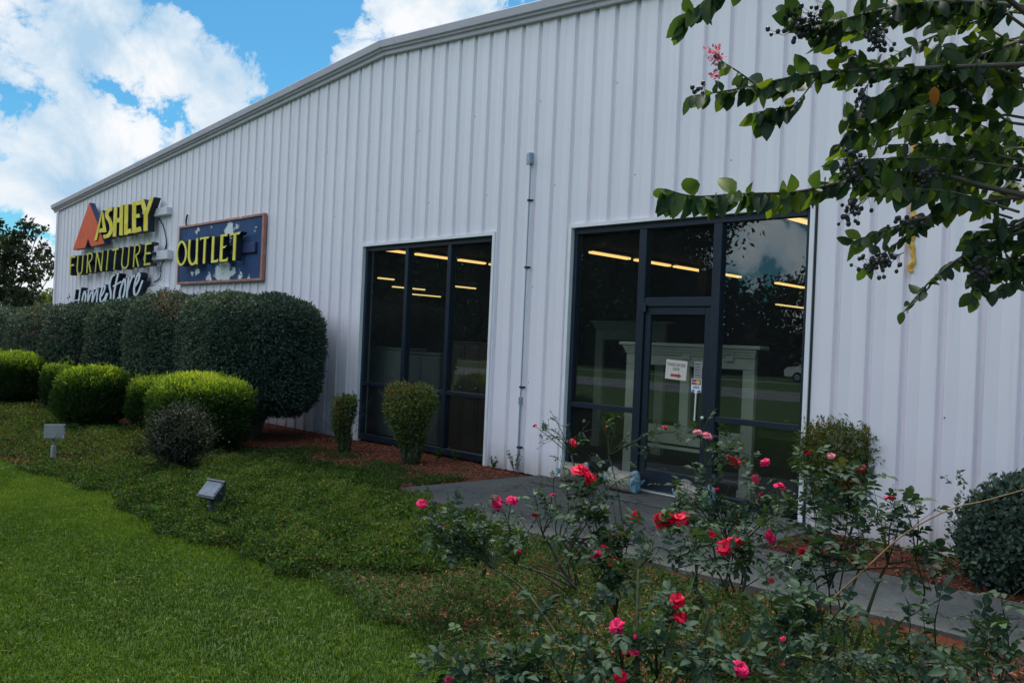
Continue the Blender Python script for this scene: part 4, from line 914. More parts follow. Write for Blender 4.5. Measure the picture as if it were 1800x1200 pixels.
def litter():
    m, nt, b, o = mat('dry_litter'); a = nd(nt, 'ShaderNodeAttribute', attribute_name='tint'); nt.links.new(ramp(nt, a.outputs['Fac'], [(0, (.03, .02, .015)), (.5, (.14, .07, .035)), (.8, (.25, .17, .09)), (1, (.35, .05, .06))]), b.inputs['Base Color'])
    mb = MB(); k = 700; P = scatter(k, -7.0, 1.0, -2.4, -.1); ok = (P[:, 0] < -3.4) | (P[:, 1] < -1.14); P = P[ok]; P = P[(P[:, 1] > -2.2) & (rng.uniform(0, 1, len(P)) < .35+.65*((P[:, 1] < -1.9) | (P[:, 0] > -3.4)))]; k = len(P); P[:, 2] = .030
    P[(P[:, 1] > -.6) & (P[:, 0] < -3.5), 2] = .060
    leaf_cloud(mb, P, nz(rnd_dirs(k)*[1, 1, .12]), nz(rnd_dirs(k)*.35+[0, 0, 1]), rng.uniform(.012, .045, k), rng.uniform(.006, .02, k), rng.uniform(0, 1, k))
    tag(mb.build('leaf_litter', m), 'scattered dry leaves, bark bits and petals on the walkway', 'leaf litter', kind='stuff')
litter()
# small weeds at the foot of the wall
def wall_weed(u, v, h, label):
    c = np.array(on_wall(u, v, -.12)); c[2] = -.01; t = thing('weed_plant', label, 'weed', c, 'small weeds at the foot of the wall'); s = MB(); l = MB()
    for k in range(9):
        a = rng.uniform(0, 6.28); q = h*rng.uniform(.6, 1.1); e = c+np.array([math.cos(a)*q*.5, math.sin(a)*q*.35, q]); m_ = (c+e)/2+np.array([0, 0, q*.12]); pts = bez([c, m_, e], 6); s.tube(pts, .0025, .001, 4)
        j = 14; ii = rng.integers(3, len(pts), j); big_leaves(l, pts[ii], nz(rnd_dirs(j)+[0, 0, .2]), nz(rnd_dirs(j)*.5+[0, 0, 1]), .035*rng.uniform(.6, 1.2, j), .014, np.clip(.6+rng.normal(0, .15, j), 0, .9))
    s.build('stems', MT['l_weed'], t); l.build('leaves', MT['l_weed'], t)
wall_weed(905, 825, .26, 'leafy weed at the foot of the grey conduit'); wall_weed(800, 800, .18, 'weed below the right pane of the left storefront window'); wall_weed(868, 812, .16, 'weed at the right corner of the left storefront window'); wall_weed(772, 793, .14, 'weed under the middle pane of the left storefront window')

# ------------------------------------------------------------------ flood lights in the bed
MT['flood'] = simple('weathered_grey_casting', (0.075, 0.085, 0.10), 0.55, 0.3, var=.3, scale=14); MT['flood2'] = simple('bleached_grey_casting', (0.28, 0.27, 0.27), 0.65, 0.1, var=.25, scale=14)
def lens_mat():
    m, nt, b, o = mat('prismatic_lens'); v = coords(nt); w = nd(nt, 'ShaderNodeTexWave'); w.inputs['Scale'].default_value = 40; nt.links.new(v, w.inputs[0])
    nt.links.new(ramp(nt, noise(nt, 9, 5, .6, v), [(.3, (.09, .11, .15)), (.7, (.20, .23, .30))]), b.inputs['Base Color']); b.inputs['Roughness'].default_value = .22; bump(nt, b, w.outputs['Fac'], .5, .01); return m
MT['lens'] = lens_mat(); MT['lens2'] = simple('clouded_lens', (.24, .23, .23), .5, var=.4, scale=14)
def flood(label, pos, yaw, tilt, s, m, lm, cowl, hz=.27):
    t = thing('flood_light', label, 'flood light', pos, 'ground flood lights aimed at the signs')
    rot = Matrix.Rotation(yaw, 3, 'Z') @ Matrix.Rotation(tilt, 3, 'X'); rot = np.array(rot); o = np.array(pos)+np.array([0, 0, hz*s])
    tf = lambda pts: (np.array(pts)*s)@rot.T+o
    # housing: lens side (+Z local, up) wider than the back
    w, d, h = .155, .125, .15
    f_ = lambda hw, hd, z, cy=0: [(-hw, -hd+cy, z), (hw, -hd+cy, z), (hw, hd+cy, z), (-hw, hd+cy, z)]
    L = f_(w*.62, d*.45, -h, -.01)+f_(w*.92, d*.95, -.02)+f_(w, d, 0)+f_(w, d, .018)
    b = MB(); fs = [[k*4+i, k*4+(i+1) % 4, k*4+4+(i+1) % 4, k*4+4+i] for k in range(3) for i in range(4)]
    b.add(tf(L), [np.array(fs), np.array([[3, 2, 1, 0]]), np.array([[12, 13, 14, 15]])])
    for x in (-.05, 0, .05): b.add(tf(f_(.006, d*.7, -h-.02)+f_(.006, d*.7, -.04)), [np.array([[0, 1, 5, 4], [1, 2, 6, 5], [2, 3, 7, 6], [3, 0, 4, 7], [3, 2, 1, 0], [4, 5, 6, 7]])]) if False else None
    ho = b.build('housing', m, t)
    b = MB(); b.add(tf(f_(w*.9, d*.88, .0195)+f_(w*.84, d*.80, .030)), [np.array([[0, 1, 5, 4], [1, 2, 6, 5], [2, 3, 7, 6], [3, 0, 4, 7], [4, 5, 6, 7]])]); b.build('lens', lm, ho)
    b = MB()
    for q in ((-w-.008, d-.012, w+.008, d+.012),): b.add(tf([(q[0], q[1], .0), (q[2], q[1], .0), (q[2], q[3], .0), (q[0], q[3], .0), (q[0], q[1], .035), (q[2], q[1], .035), (q[2], q[3], .035), (q[0], q[3], .035)]), [np.array([[0, 3, 2, 1], [4, 5, 6, 7], [0, 1, 5, 4], [1, 2, 6, 5], [2, 3, 7, 6], [3, 0, 4, 7]])])
    b.build('bezel', m, ho)
    if cowl:
        b = MB(); b.add(tf([(-w*.95, -d*.9, .032), (w*.1, -d*.95, .034), (w*.95, d*.9, .036), (-w*.9, d*.92, .034)]), [np.array([[0, 1, 2, 3]])]); b.add(tf([(w*.3, -d*1.05, .037), (w*.98, -d*.2, .037), (w*.98, d*.7, .037), (w*.45, -d*.1, .038)]), [np.array([[0, 1, 2, 3]])]); b.build('peeling_film', simple('peeling_film_grey', (.17, .17, .155), .5), ho)
    b = MB(); c0 = np.array(pos); j = tf([(0, -.02, -h-.005)])[0]
    b.tube([c0+[0, 0, .10*s], c0+[0, 0, .15*s+(hz-.27)*.5], j], .016*s, k=8); b.ball(c0+[0, 0, .145*s+(hz-.27)*.5], .026*s, seg=8, ring=6); b.build('knuckle', m, t)
    b = MB(); b.box(c0+np.array([-.05*s, -.035*s, -.03]), c0+np.array([.05*s, .035*s, .11*s+(hz-.27)*.5]), bev=.012*s); b.build('post_box', m, t)
    b = MB(); b.tube(tf(bez([(-w, 0, -.01), (-w*1.08, -.02, -.05), (-w*.5, -.03, -h-.02), (0, -.02, -h-.015), (w*.5, -.03, -h-.02), (w*1.08, -.02, -.05), (w, 0, -.01)], 5)), .008*s, k=6); b.build('yoke', m, t)
p1_ = on_ground(369, 912); p2_ = on_ground(93, 812)
flood('blue grey flood light with ribbed lens in the low ground cover, nearer of two', (p1_[0], p1_[1], 0), R(14), R(46), .70, MT['flood'], MT['lens'], False, .36)
flood('bleached flood light with peeling film on a short post, farther of two', (p2_[0], p2_[1], 0), R(70), R(66), .68, MT['flood2'], MT['lens2'], True, .52)

# ------------------------------------------------------------------ bags at the door
def bag(label, u, v, yaw, L, Wd, H, seed, end):
    c = np.array(on_ground(u, v, .06)); c[1] = -.17 if end != 2 else -.22
    c[0] = on_wall(u, v-18, c[1])[0]; c[2] = .057
    c[0] += {0: -.06, 1: 0, 2: .05}[end]
    m, nt, bs, o = mat('printed_plastic_bag'); vv = coords(nt); a = nd(nt, 'ShaderNodeAttribute', attribute_name='tint')
    body = ramp(nt, noise(nt, 7, 5, .6, vv), [(.35, (.20, .175, .145)), (.55, (.30, .27, .235)), (.7, (.13, .08, .06))])
    teal = ramp(nt, noise(nt, 26, 3, .6, vv), [(.40, (.16, .34, .42)), (.50, (.36, .50, .56)), (.60, (.60, .64, .66))], 'CONSTANT')
    nt.links.new(mixc(nt, ramp(nt, a.outputs['Fac'], [(.5, (0, 0, 0)), (.55, (1, 1, 1))]), body, teal), bs.inputs['Base Color']); bs.inputs['Roughness'].default_value = .3
    bump(nt, bs, noise(nt, 16, 4, .6, vv, .8), .7, .02)
    t = thing('plastic_bag', label, 'bag', c, 'filled plastic bags lying in front of the entrance')
    nu, nv = 22, 16; V = []; T = []; r = np.random.default_rng(seed)
    for i in range(nu+1):
        s = i/nu*2-1; prof = (1-abs(s)**5)**.5 if abs(s) < 1 else 0; prof = max(prof, .10); lift = max(0, abs(s)-.55)*H*1.2
        for j in range(nv):
            a_ = 2*math.pi*j/nv; y = Wd*.5*math.copysign(abs(math.cos(a_))**.8, math.cos(a_))*(.75+.25*prof); z = H*.5*(1+math.copysign(abs(math.sin(a_))**.8, math.sin(a_)))
            z = z*prof+lift*(.4+.6*(s > 0)); z = H*.5*(1+math.copysign(abs(math.sin(a_))**.8, math.sin(a_)))*(.62+.38*prof)+max(0, abs(s)-.6)*H*.9*(math.sin(a_) > .3); y *= max(prof, .16)**.8; V.append((s*L*.5, y, z)); T.append(1.0 if abs(s) > .88 else 0.0)
    V = np.array(V); V += (fbm(V, 14, seed)*.012)[:, None]*nz(V-np.array([0, 0, H*.5])); V[:, 2] = np.maximum(V[:, 2], 0)
    ca, sa = math.cos(yaw), math.sin(yaw); V = V@np.array([[ca, sa, 0], [-sa, ca, 0], [0, 0, 1]])+c
    i = np.arange(nu)[:, None]*nv; j = np.arange(nv)[None]; f = np.stack([i+j, i+(j+1) % nv, i+nv+(j+1) % nv, i+nv+j], -1).reshape(-1, 4)
    b = MB(); b.add(V, [f, np.arange(nv)[::-1][None], (np.arange(nv)+nu*nv)[None]], 0, T); b.build('filled_sack', m, t, smooth=True)
    for sgn in (-1, 1):
        e = np.array([sgn*L*.47, 0, H*.50]); P = [e+[0, -Wd*.40, -.03], e+[0, Wd*.40, -.02], e+[sgn*.025, Wd*.44, .03], e+[sgn*.02, 0, .022], e+[sgn*.03, -Wd*.42, .04]]
        Q = np.array(P)@np.array([[ca, sa, 0], [-sa, ca, 0], [0, 0, 1]])+c; b = MB(); b.prism(Q, (0, 0, .004), tint=1.0); b.build('sealed_end', m, t)
bag('filled plastic bag with a blue end left of the door, behind the big red bloom', 1015, 862, R(20), .34, .24, .21, 1, 0)
bag('filled plastic bag with teal ends lying at the left side of the door', 1095, 878, R(-4), .40, .26, .22, 2, 1)
bag('crumpled filled bag with a teal end lying at the right side of the door', 1215, 898, R(-18), .46, .28, .21, 3, 2)
# ------------------------------------------------------------------ rose bushes
def petal_mat(name, c1, c2):
    return leaf_mat(name, [(0, c1), (1, c2)], .55, .25, .15, tcol=(1.3, .35, .45))
MT['bl_red'] = petal_mat('red_petal', (.46, .004, .03), (.80, .010, .062)); MT['bl_pink'] = petal_mat('hot_pink_petal', (.50, .008, .08), (.82, .03, .17)); MT['bl_pale'] = petal_mat('pale_pink_petal', (.60, .10, .16), (.85, .33, .40)); MT['bl_dark'] = petal_mat('withered_red_petal', (.14, .008, .014), (.32, .02, .03))
MT['sepal'] = simple('pale_dry_sepal', (.50, .54, .40), .7, var=.2, scale=40)
MT['cane_g'] = simple('green_rose_cane', (.036, .048, .020), .75, var=.45, scale=30, spec=.15); MT['cane_t'] = simple('tan_dry_cane', (.26, .15, .065), .7, var=.3, scale=18)
def petals(mb, c, up, size, seed, full=1.0):
    r = np.random.default_rng(seed); up = nz(np.array(up, float)); ref = np.array([1, 0, 0]) if abs(up[0]) < .8 else np.array([0, 1, 0.]); X = nz(np.cross(up, ref)); Y = np.cross(up, X)
    for lay, (n, tilt, L) in enumerate(((6, .15, 1.0), (6, .62, .95), (5, 1.05, .78), (4, 1.35, .55))):
        if r.uniform() > full+.35 and lay > 1: continue
        for k in range(n):
            a = 2*math.pi*(k+.5*lay)/n+r.normal(0, .22); o = X*math.cos(a)+Y*math.sin(a); s = -X*math.sin(a)+Y*math.cos(a); l = size*.5*L*r.uniform(.8, 1.2); w = l*.62*r.uniform(.85, 1.2); tl = tilt+r.normal(0, .18)
            V = []; T = []
            for i in range(5):
                v = i/4
                for j in range(5):
                    u = j/2-1; tt = tl+.55*(1-v)-.45*v*v; wid = w*(math.sin(min(v*1.25+.12, 1)*math.pi*.5))*(1 if v < .8 else 1-.5*(v-.8)*5*u*u)
                    ruff = .07*l*math.sin(3*u+a*5+lay)*v
                    V.append(c+o*(v*l*math.cos(tt)+ruff*.5)+up*(v*l*math.sin(tt)+.16*l*u*u*v+ruff)+s*u*wid); T.append(np.clip(.35+.6*v+r.normal(0, .06)-.12*lay, 0, 1))
            i = np.arange(4)[:, None]*5; j = np.arange(4)[None]; f = np.stack([i+j, i+j+1, i+j+6, i+j+5], -1).reshape(-1, 4); mb.add(V, [f], 0, T)
def compound(lb, sb, p, d, L, tint):
    """a rose leaf of five leaflets on its own stalk"""
    d = nz(d); side = nz(np.cross(d, np.array([0, 0, 1.0])+rng.normal(0, .15, 3))); nrm = nz(np.cross(side, d)); e = p+d*L-np.array([0, 0, L*.12])
    sb.tube([p, (p+e)/2+nrm*L*.05, e], .0011, .0007, 3, tint=.6, cap=False)
    P = [e, p+d*L*.72, p+d*L*.72, p+d*L*.40, p+d*L*.40]; A = [d, d*.55+side, d*.55-side, d*.45+side, d*.45-side]; ls = np.array([.66, .56, .56, .44, .44])*L*rng.uniform(.85, 1.15, 5)
    big_leaves(lb, np.array(P), np.array(A)-np.array([0, 0, .12]), np.tile(nrm, (5, 1))+rng.normal(0, .22, (5, 3)), ls, ls*.60, np.clip(tint+rng.normal(0, .06, 5), 0, .9))
def rose(label, base, nfork, targets, leafL=.075, leafy=1.0, extra=10, seed=1, canes=(), droop=0.0, fork_h=.5, tone=.42):
    r = np.random.default_rng(seed); base = np.array(base, float); base[2] = -.02
    t = thing('rose_bush', label, 'rose bush', base, 'rose bushes in front of the entrance'); cb = MB(); sb = MB(); lb = MB(); ends = []
    T = [(at(u, v, d), k, s/F_PX*d) for u, v, d, k, s in targets]; sb = cb
    pts = np.array([q[0] for q in T]); lo, hi = pts.min(0), pts.max(0)
    for k in range(extra):
        q = pts[r.integers(len(pts))]+r.normal(0, 1, 3)*np.array([.16, .16, .12]); q[2] = max(q[2]-.08, .12); T.append((q, 't', .02))
    forks = []
    idx = r.choice(len(pts), min(nfork, len(pts)), replace=False)
    for i in idx:
        f = base+(pts[i]-base)*np.array([fork_h*.9, fork_h*.9, fork_h])+r.normal(0, .03, 3); f[2] = max(f[2], .12); forks.append(f)
        b0 = base+r.normal(0, .04, 3)*np.array([1, 1, 0]); m_ = (b0+f)/2+r.normal(0, .02, 3)+np.array([0, 0, .04]); cb.tube(bez([b0, m_, f], 7), r.uniform(.006, .009), .004, 7, mi=int(r.uniform() < .4))
    for F in canes:      # traced heavy canes
        P = np.array([at(u, v, d) for u, v, d, w in F]); cb.tube(bez(P, 7), np.interp(np.linspace(0, 1, len(bez(P, 7))), np.linspace(0, 1, len(F)), [w*.8 for *_, w in F]), k=8, mi=int(F[0][3] > .012)); forks.append(P[-1])
        for q in bez(P, 4)[2::2]:
            cb.tube([q, q+nz(r.normal(size=3))*.016], .0028, .0004, 4)
    FK = np.array(forks)
    for q, k, s in T:
        d2 = np.linalg.norm((FK-q)*np.array([1, 1, .6]), axis=1)+np.where(FK[:, 2] > q[2], .35, 0); f = FK[np.argmin(d2)]
        L = np.linalg.norm(q-f); m_ = f+(q-f)*.5+np.array([0, 0, .12*L+droop])+r.normal(0, .06*L+.004, 3)
        path = bez([f, m_, q], 9); n = len(path); cb.tube(path, .0042, .0017, 5, mi=0)
        D = nz(np.gradient(path, axis=0))
        for j in range(2, n-1, 3):
            if r.uniform() < .3: cb.tube([path[j], path[j]+nz(r.normal(size=3))*.009], .0014, .0003, 3)
        m = int(max(2, L/.070)*leafy*(1.3 if k == 't' else .8))
        for i in range(m):
            j = int(r.uniform(.22, .97)*(n-1)); d = nz(np.cross(D[j], r.normal(size=3)))+D[j]*.45+np.array([0, 0, .18]); compound(lb, sb, path[j], d, leafL*r.uniform(.55, 1.1), tone+r.normal(0, .17)+(.12 if j > .8*n else 0))
        for i in range(int(1+L/.10)):      # side twigs with leaves and spent heads
            j = int(r.uniform(.3, .95)*(n-1)); d = nz(np.cross(D[j], r.normal(size=3))*.9+D[j]*.7+np.array([0, 0, .25])); l = r.uniform(.06, .17); e = path[j]+d*l; tw = bez([path[j], path[j]+d*l*.5+r.normal(0, .006, 3), e], 4); cb.tube(tw, .0019, .0009, 4)
            for z in range(int(r.uniform(.6, 3.0)*leafy+.5)): w_ = tw[r.integers(2, len(tw))]; compound(lb, sb, w_, nz(r.normal(size=3))+d*.5+np.array([0, 0, .1]), leafL*r.uniform(.55, 1.0), tone+.05+r.normal(0, .17))
            if r.uniform() < .45: cb.ball(e, r.uniform(.0035, .006), seg=6, ring=4, sc=(1, 1, 1.2))
        if k in 'rpldw': ends.append((q, k, s, D[-1]))
        elif k == 'h': cb.ball(q, .006, seg=6, ring=4)
    cb.build('canes', [MT['cane_g'], MT['grey_bark']], t, smooth=True); lb.build('leaves', MT['l_rose'], t, smooth=True)
    for i, (q, k, s, d) in enumerate(ends):
        if k == 'w':
            b = MB(); up = nz(np.array([0, 0, 1.0])+r.normal(0, .5, 3)); ref = nz(np.cross(up, r.normal(size=3))); o2 = np.cross(up, ref)
            for z in range(5):
                a = 2*math.pi*z/5+r.normal(0, .1); o = ref*math.cos(a)+o2*math.sin(a); w_ = np.cross(up, o); l = s*.55*r.uniform(.7, 1.1); b.add([q, q+o*l*.4+w_*l*.13+up*l*.12, q+o*l+up*l*r.uniform(-.2, .3), q+o*l*.4-w_*l*.13+up*l*.12], [np.array([[0, 1, 2, 3]])])
            b.ball(q-up*.003, s*.12, seg=6, ring=4); b.build('spent_calyx', MT['sepal'], t)
        else:
            b = MB(); petals(b, q, np.array([0, 0, .9])+r.normal(0, .35, 3)+nz(EYE-q)*.35, s*1.0, seed*100+i, 1.0 if s > .05 else .3); b.build('bloom', MT[{'r': 'bl_red', 'p': 'bl_pink', 'l': 'bl_pale', 'd': 'bl_dark'}[k]], t)
    return t
G = lambda u, v: on_ground(u, v)
rose('sprawling rose bush left of the others with drooping hot pink blooms over the grass', G(1012, 1035), 6, [
    (872, 882, 5.1, 'p', 24), (900, 879, 5.1, 'p', 22), (742, 886, 5.0, 'p', 20), (780, 927, 5.0, 'd', 10), (911, 969, 4.9, 'p', 11), (940, 905, 5.2, 'd', 14), (970, 871, 5.3, 'p', 10), (756, 939, 4.9, 'w', 16), (798, 915, 4.9, 'w', 16), (836, 925, 4.9, 'w', 15), (846, 940, 4.9, 'w', 16), (864, 950, 4.9, 'w', 16), (788, 968, 4.8, 'w', 17), (939, 866, 5.3, 'w', 15), (752, 985, 4.8, 't', 10), (780, 900, 5.0, 't', 10), (805, 945, 4.9, 't', 10), (850, 955, 5.0, 't', 10), (760, 925, 4.9, 't', 10), (930, 930, 5.1, 't', 10), (985, 900, 5.1, 't', 10), (880, 985, 5.0, 't', 10)],
    .085, .65, 5, 3, canes=[[(1010, 1030, 5.5, .016), (985, 995, 5.45, .015), (968, 960, 5.4, .013), (954, 938, 5.3, .010)], [(1000, 1150, 4.3, .011), (955, 1080, 4.5, .010), (915, 1030, 4.7, .009), (870, 1000, 4.8, .007)]])
rose('bare twiggy rose bush at the door step with small pink buds', (-4.25, -2.62, 0), 5, [
    (1007, 779, 6.5, 'r', 15), (940, 748, 6.5, 'p', 8), (1168, 751, 6.2, 'p', 9), (968, 723, 6.5, 'h', 5), (1000, 745, 6.5, 't', 6), (1035, 742, 6.4, 'h', 6), (1055, 741, 6.4, 'h', 6), (1095, 730, 6.3, 'h', 5), (1110, 760, 6.3, 't', 5), (1068, 750, 6.4, 'p', 7), (950, 775, 6.5, 't', 5), (985, 800, 6.5, 't', 5), (1060, 800, 6.3, 't', 5), (1150, 790, 6.2, 't', 5), (1020, 830, 6.4, 't', 5), (1090, 790, 6.3, 't', 5), (1130, 830, 6.2, 't', 5), (975, 835, 6.5, 't', 5)], .06, .42, 4, 5,
    canes=[[(1045, 985, 6.1, .014), (1030, 900, 6.25, .012), (1012, 830, 6.4, .010), (1004, 800, 6.45, .008)], [(1100, 960, 6.0, .008), (1085, 860, 6.15, .006), (1070, 800, 6.3, .005)]])
rose('front rose bush with the biggest scarlet bloom at the centre bottom of the picture', on_ground(1122, 1275), 7, [
    (1024, 834, 4.1, 'r', 42), (1040, 842, 4.12, 'r', 18), (1116, 907, 4.0, 'r', 20), (1168, 917, 3.8, 'r', 38), (1195, 914, 3.82, 'r', 30), (1206, 906, 3.9, 'd', 18), (1050, 974, 3.8, 'p', 24), (1064, 966, 3.82, 'r', 20), (1075, 988, 3.7, 'r', 16), (1192, 1056, 3.4, 'r', 27), (1197, 1087, 3.4, 'r', 24), (1084, 1101, 3.3, 'p', 27), (1114, 1146, 3.3, 'p', 18), (1098, 1148, 3.3, 'd', 10), (1090, 1188, 3.2, 'r', 26), (1300, 1176, 3.2, 'p', 30), (1078, 945, 3.9, 'd', 12), (1028, 947, 4.0, 'd', 10), (822, 1157, 3.4, 'd', 12), (790, 1196, 3.3, 'p', 18), (904, 1197, 3.3, 'w', 15), (1117, 1118, 3.3, 'p', 8),
    (1080, 900, 3.9, 't', 9), (1150, 960, 3.7, 't', 9), (1220, 950, 3.7, 't', 9), (1110, 1010, 3.6, 't', 9), (1020, 900, 4.0, 't', 9), (1230, 990, 3.6, 't', 9), (1180, 970, 3.7, 't', 9), (990, 940, 3.9, 't', 9), (1240, 1110, 3.2, 't', 9), (1030, 1060, 3.5, 't', 9), (1150, 1120, 3.2, 't', 9), (860, 1170, 3.3, 't', 9), (1200, 1180, 3.1, 't', 9), (1250, 1160, 3.1, 't', 9), (1060, 1150, 3.2, 't', 9), (1020, 870, 4.0, 't', 9)], .088, .85, 8, 7,
    canes=[[(1125, 1290, 3.25, .010), (1122, 1190, 3.3, .0095), (1120, 1080, 3.45, .009), (1122, 1000, 3.6, .008)], [(1130, 1280, 3.3, .010), (1240, 1100, 3.6, .012), (1225, 1030, 3.9, .010)], [(1120, 1070, 3.45, .005), (1170, 1060, 3.45, .004), (1210, 1050, 3.4, .003)]])
rose('tall rose bush before the entrance with pale pink top buds and scattered red blooms', on_ground(1285, 1040), 6, [
    (1244, 767, 4.7, 'l', 18), (1226, 760, 4.72, 'l', 14), (1291, 813, 4.9, 'r', 22), (1284, 803, 4.9, 'r', 14), (1345, 814, 4.9, 'p', 18), (1328, 841, 4.9, 'p', 15), (1370, 855, 4.8, 'p', 20), (1252, 940, 4.5, 'r', 18), (1292, 950, 4.4, 'r', 30), (1274, 964, 4.38, 'r', 28), (1352, 943, 4.5, 'p', 22), (1338, 870, 4.8, 'd', 14), (1260, 860, 4.8, 'p', 9), (1203, 915, 4.7, 'p', 9), (1342, 972, 4.4, 'w', 16), (1354, 1021, 4.3, 'd', 14), (1389, 997, 4.4, 'w', 13),
    (1215, 820, 4.7, 't', 8), (1240, 840, 4.7, 't', 8), (1200, 860, 4.6, 't', 8), (1320, 880, 4.8, 't', 8), (1300, 920, 4.6, 't', 8), (1230, 890, 4.6, 't', 8), (1260, 800, 4.7, 't', 8), (1390, 870, 4.8, 't', 8), (1330, 1000, 4.3, 't', 8), (1290, 1010, 4.3, 't', 8), (1180, 850, 4.6, 't', 8)], .075, .65, 6, 9,
    canes=[[(1300, 1050, 4.6, .014), (1310, 1010, 4.6, .012), (1285, 970, 4.65, .010)], [(1262, 1010, 4.5, .007), (1245, 900, 4.6, .005), (1242, 820, 4.7, .004)]])
rose('big leafed rose bush in front of the right wall with few dark pink blooms', on_ground(1462, 1190), 7, [
    (1415, 972, 4.0, 'r', 20), (1420, 796, 4.3, 'd', 15), (1461, 801, 4.3, 'l', 14), (1510, 826, 4.3, 'p', 15), (1516, 822, 4.3, 'p', 11), (1563, 876, 4.0, 'p', 18), (1525, 960, 3.9, 'r', 12), (1376, 1122, 3.4, 'p', 11), (1430, 1001, 3.9, 'w', 22), (1441, 1000, 3.9, 'w', 22), (1425, 1012, 3.9, 'w', 20), (1390, 1029, 3.8, 'w', 12), (1659, 1014, 3.7, 'l', 7), (1600, 950, 3.9, 'h', 8), (1455, 900, 4.1, 'h', 8), (1376, 1168, 3.3, 'd', 8),
    (1590, 885, 3.9, 't', 9), (1580, 905, 3.9, 't', 9), (1610, 890, 3.9, 't', 9), (1640, 985, 3.7, 't', 9), (1680, 1000, 3.7, 't', 9), (1450, 850, 4.2, 't', 9), (1480, 900, 4.1, 't', 9), (1430, 890, 4.2, 't', 9), (1540, 900, 4.0, 't', 9), (1555, 940, 3.9, 't', 9), (1400, 1050, 3.7, 't', 9), (1480, 980, 3.9, 't', 9), (1420, 1040, 3.7, 't', 9), (1350, 1080, 3.5, 't', 9), (1440, 940, 4.0, 't', 9), (1500, 940, 4.0, 't', 9), (1620, 1010, 3.7, 't', 9)], .095, .7, 6, 13,
    canes=[[(1440, 1185, 3.8, .012), (1466, 1105, 3.85, .011), (1495, 1040, 3.9, .009), (1510, 1000, 3.95, .007)], [(1490, 1180, 3.8, .012), (1520, 1090, 3.85, .011), (1545, 1020, 3.9, .009), (1560, 990, 3.9, .007)], [(1618, 1075, 3.8, .006), (1625, 1035, 3.8, .005), (1610, 985, 3.8, .004)]], droop=0)
rose('leafy rose bush without blooms at the bottom right corner of the picture', on_ground(1690, 1330), 6, [
    (1560, 1130, 2.9, 't', 9), (1600, 1090, 2.9, 't', 9), (1650, 1060, 2.9, 't', 9), (1640, 1130, 2.8, 't', 9), (1700, 1080, 2.8, 't', 9), (1760, 1050, 2.8, 't', 9), (1740, 1120, 2.7, 't', 9), (1790, 1140, 2.7, 't', 9), (1520, 1160, 2.9, 't', 9), (1480, 1190, 2.9, 't', 9), (1600, 1170, 2.8, 't', 9), (1680, 1160, 2.7, 't', 9), (1380, 1150, 3.0, 't', 9), (1420, 1120, 3.0, 't', 9), (1340, 1190, 3.0, 't', 9)], .078, .5, 4, 17, tone=.24)
# long dry canes leaning across the right bush
def dry(label, P, w):
    Q = np.array([at(*q) for q in P]); b = MB(); b.tube(bez(Q, 8), w, w*.5, 7); r = np.random.default_rng(4)
    for q in bez(Q, 4)[2::3]: b.tube([q, q+nz(r.normal(size=3))*.014], .0022, .0004, 4)
    tag(b.build('dry_cane', MT['cane_t'], origin=Q[0], smooth=True), label, 'dead cane', 'dry tan canes among the rose bushes')
dry('long tan dry cane slanting up across the right edge of the picture', [(1462, 1053, 3.7), (1520, 1000, 3.65), (1590, 938, 3.6), (1670, 895, 3.5), (1730, 880, 3.4), (1830, 852, 3.3)], .0042)
dry('short bent tan cane low among the bottom right leaves', [(1580, 1186, 3.0), (1620, 1170, 3.0), (1655, 1170, 3.0), (1675, 1182, 2.95)], .004)
dry('thin tan cane tip entering at the right edge above the walkway', [(1750, 1138, 3.1), (1785, 1132, 3.05), (1840, 1105, 3.0)], .0035)

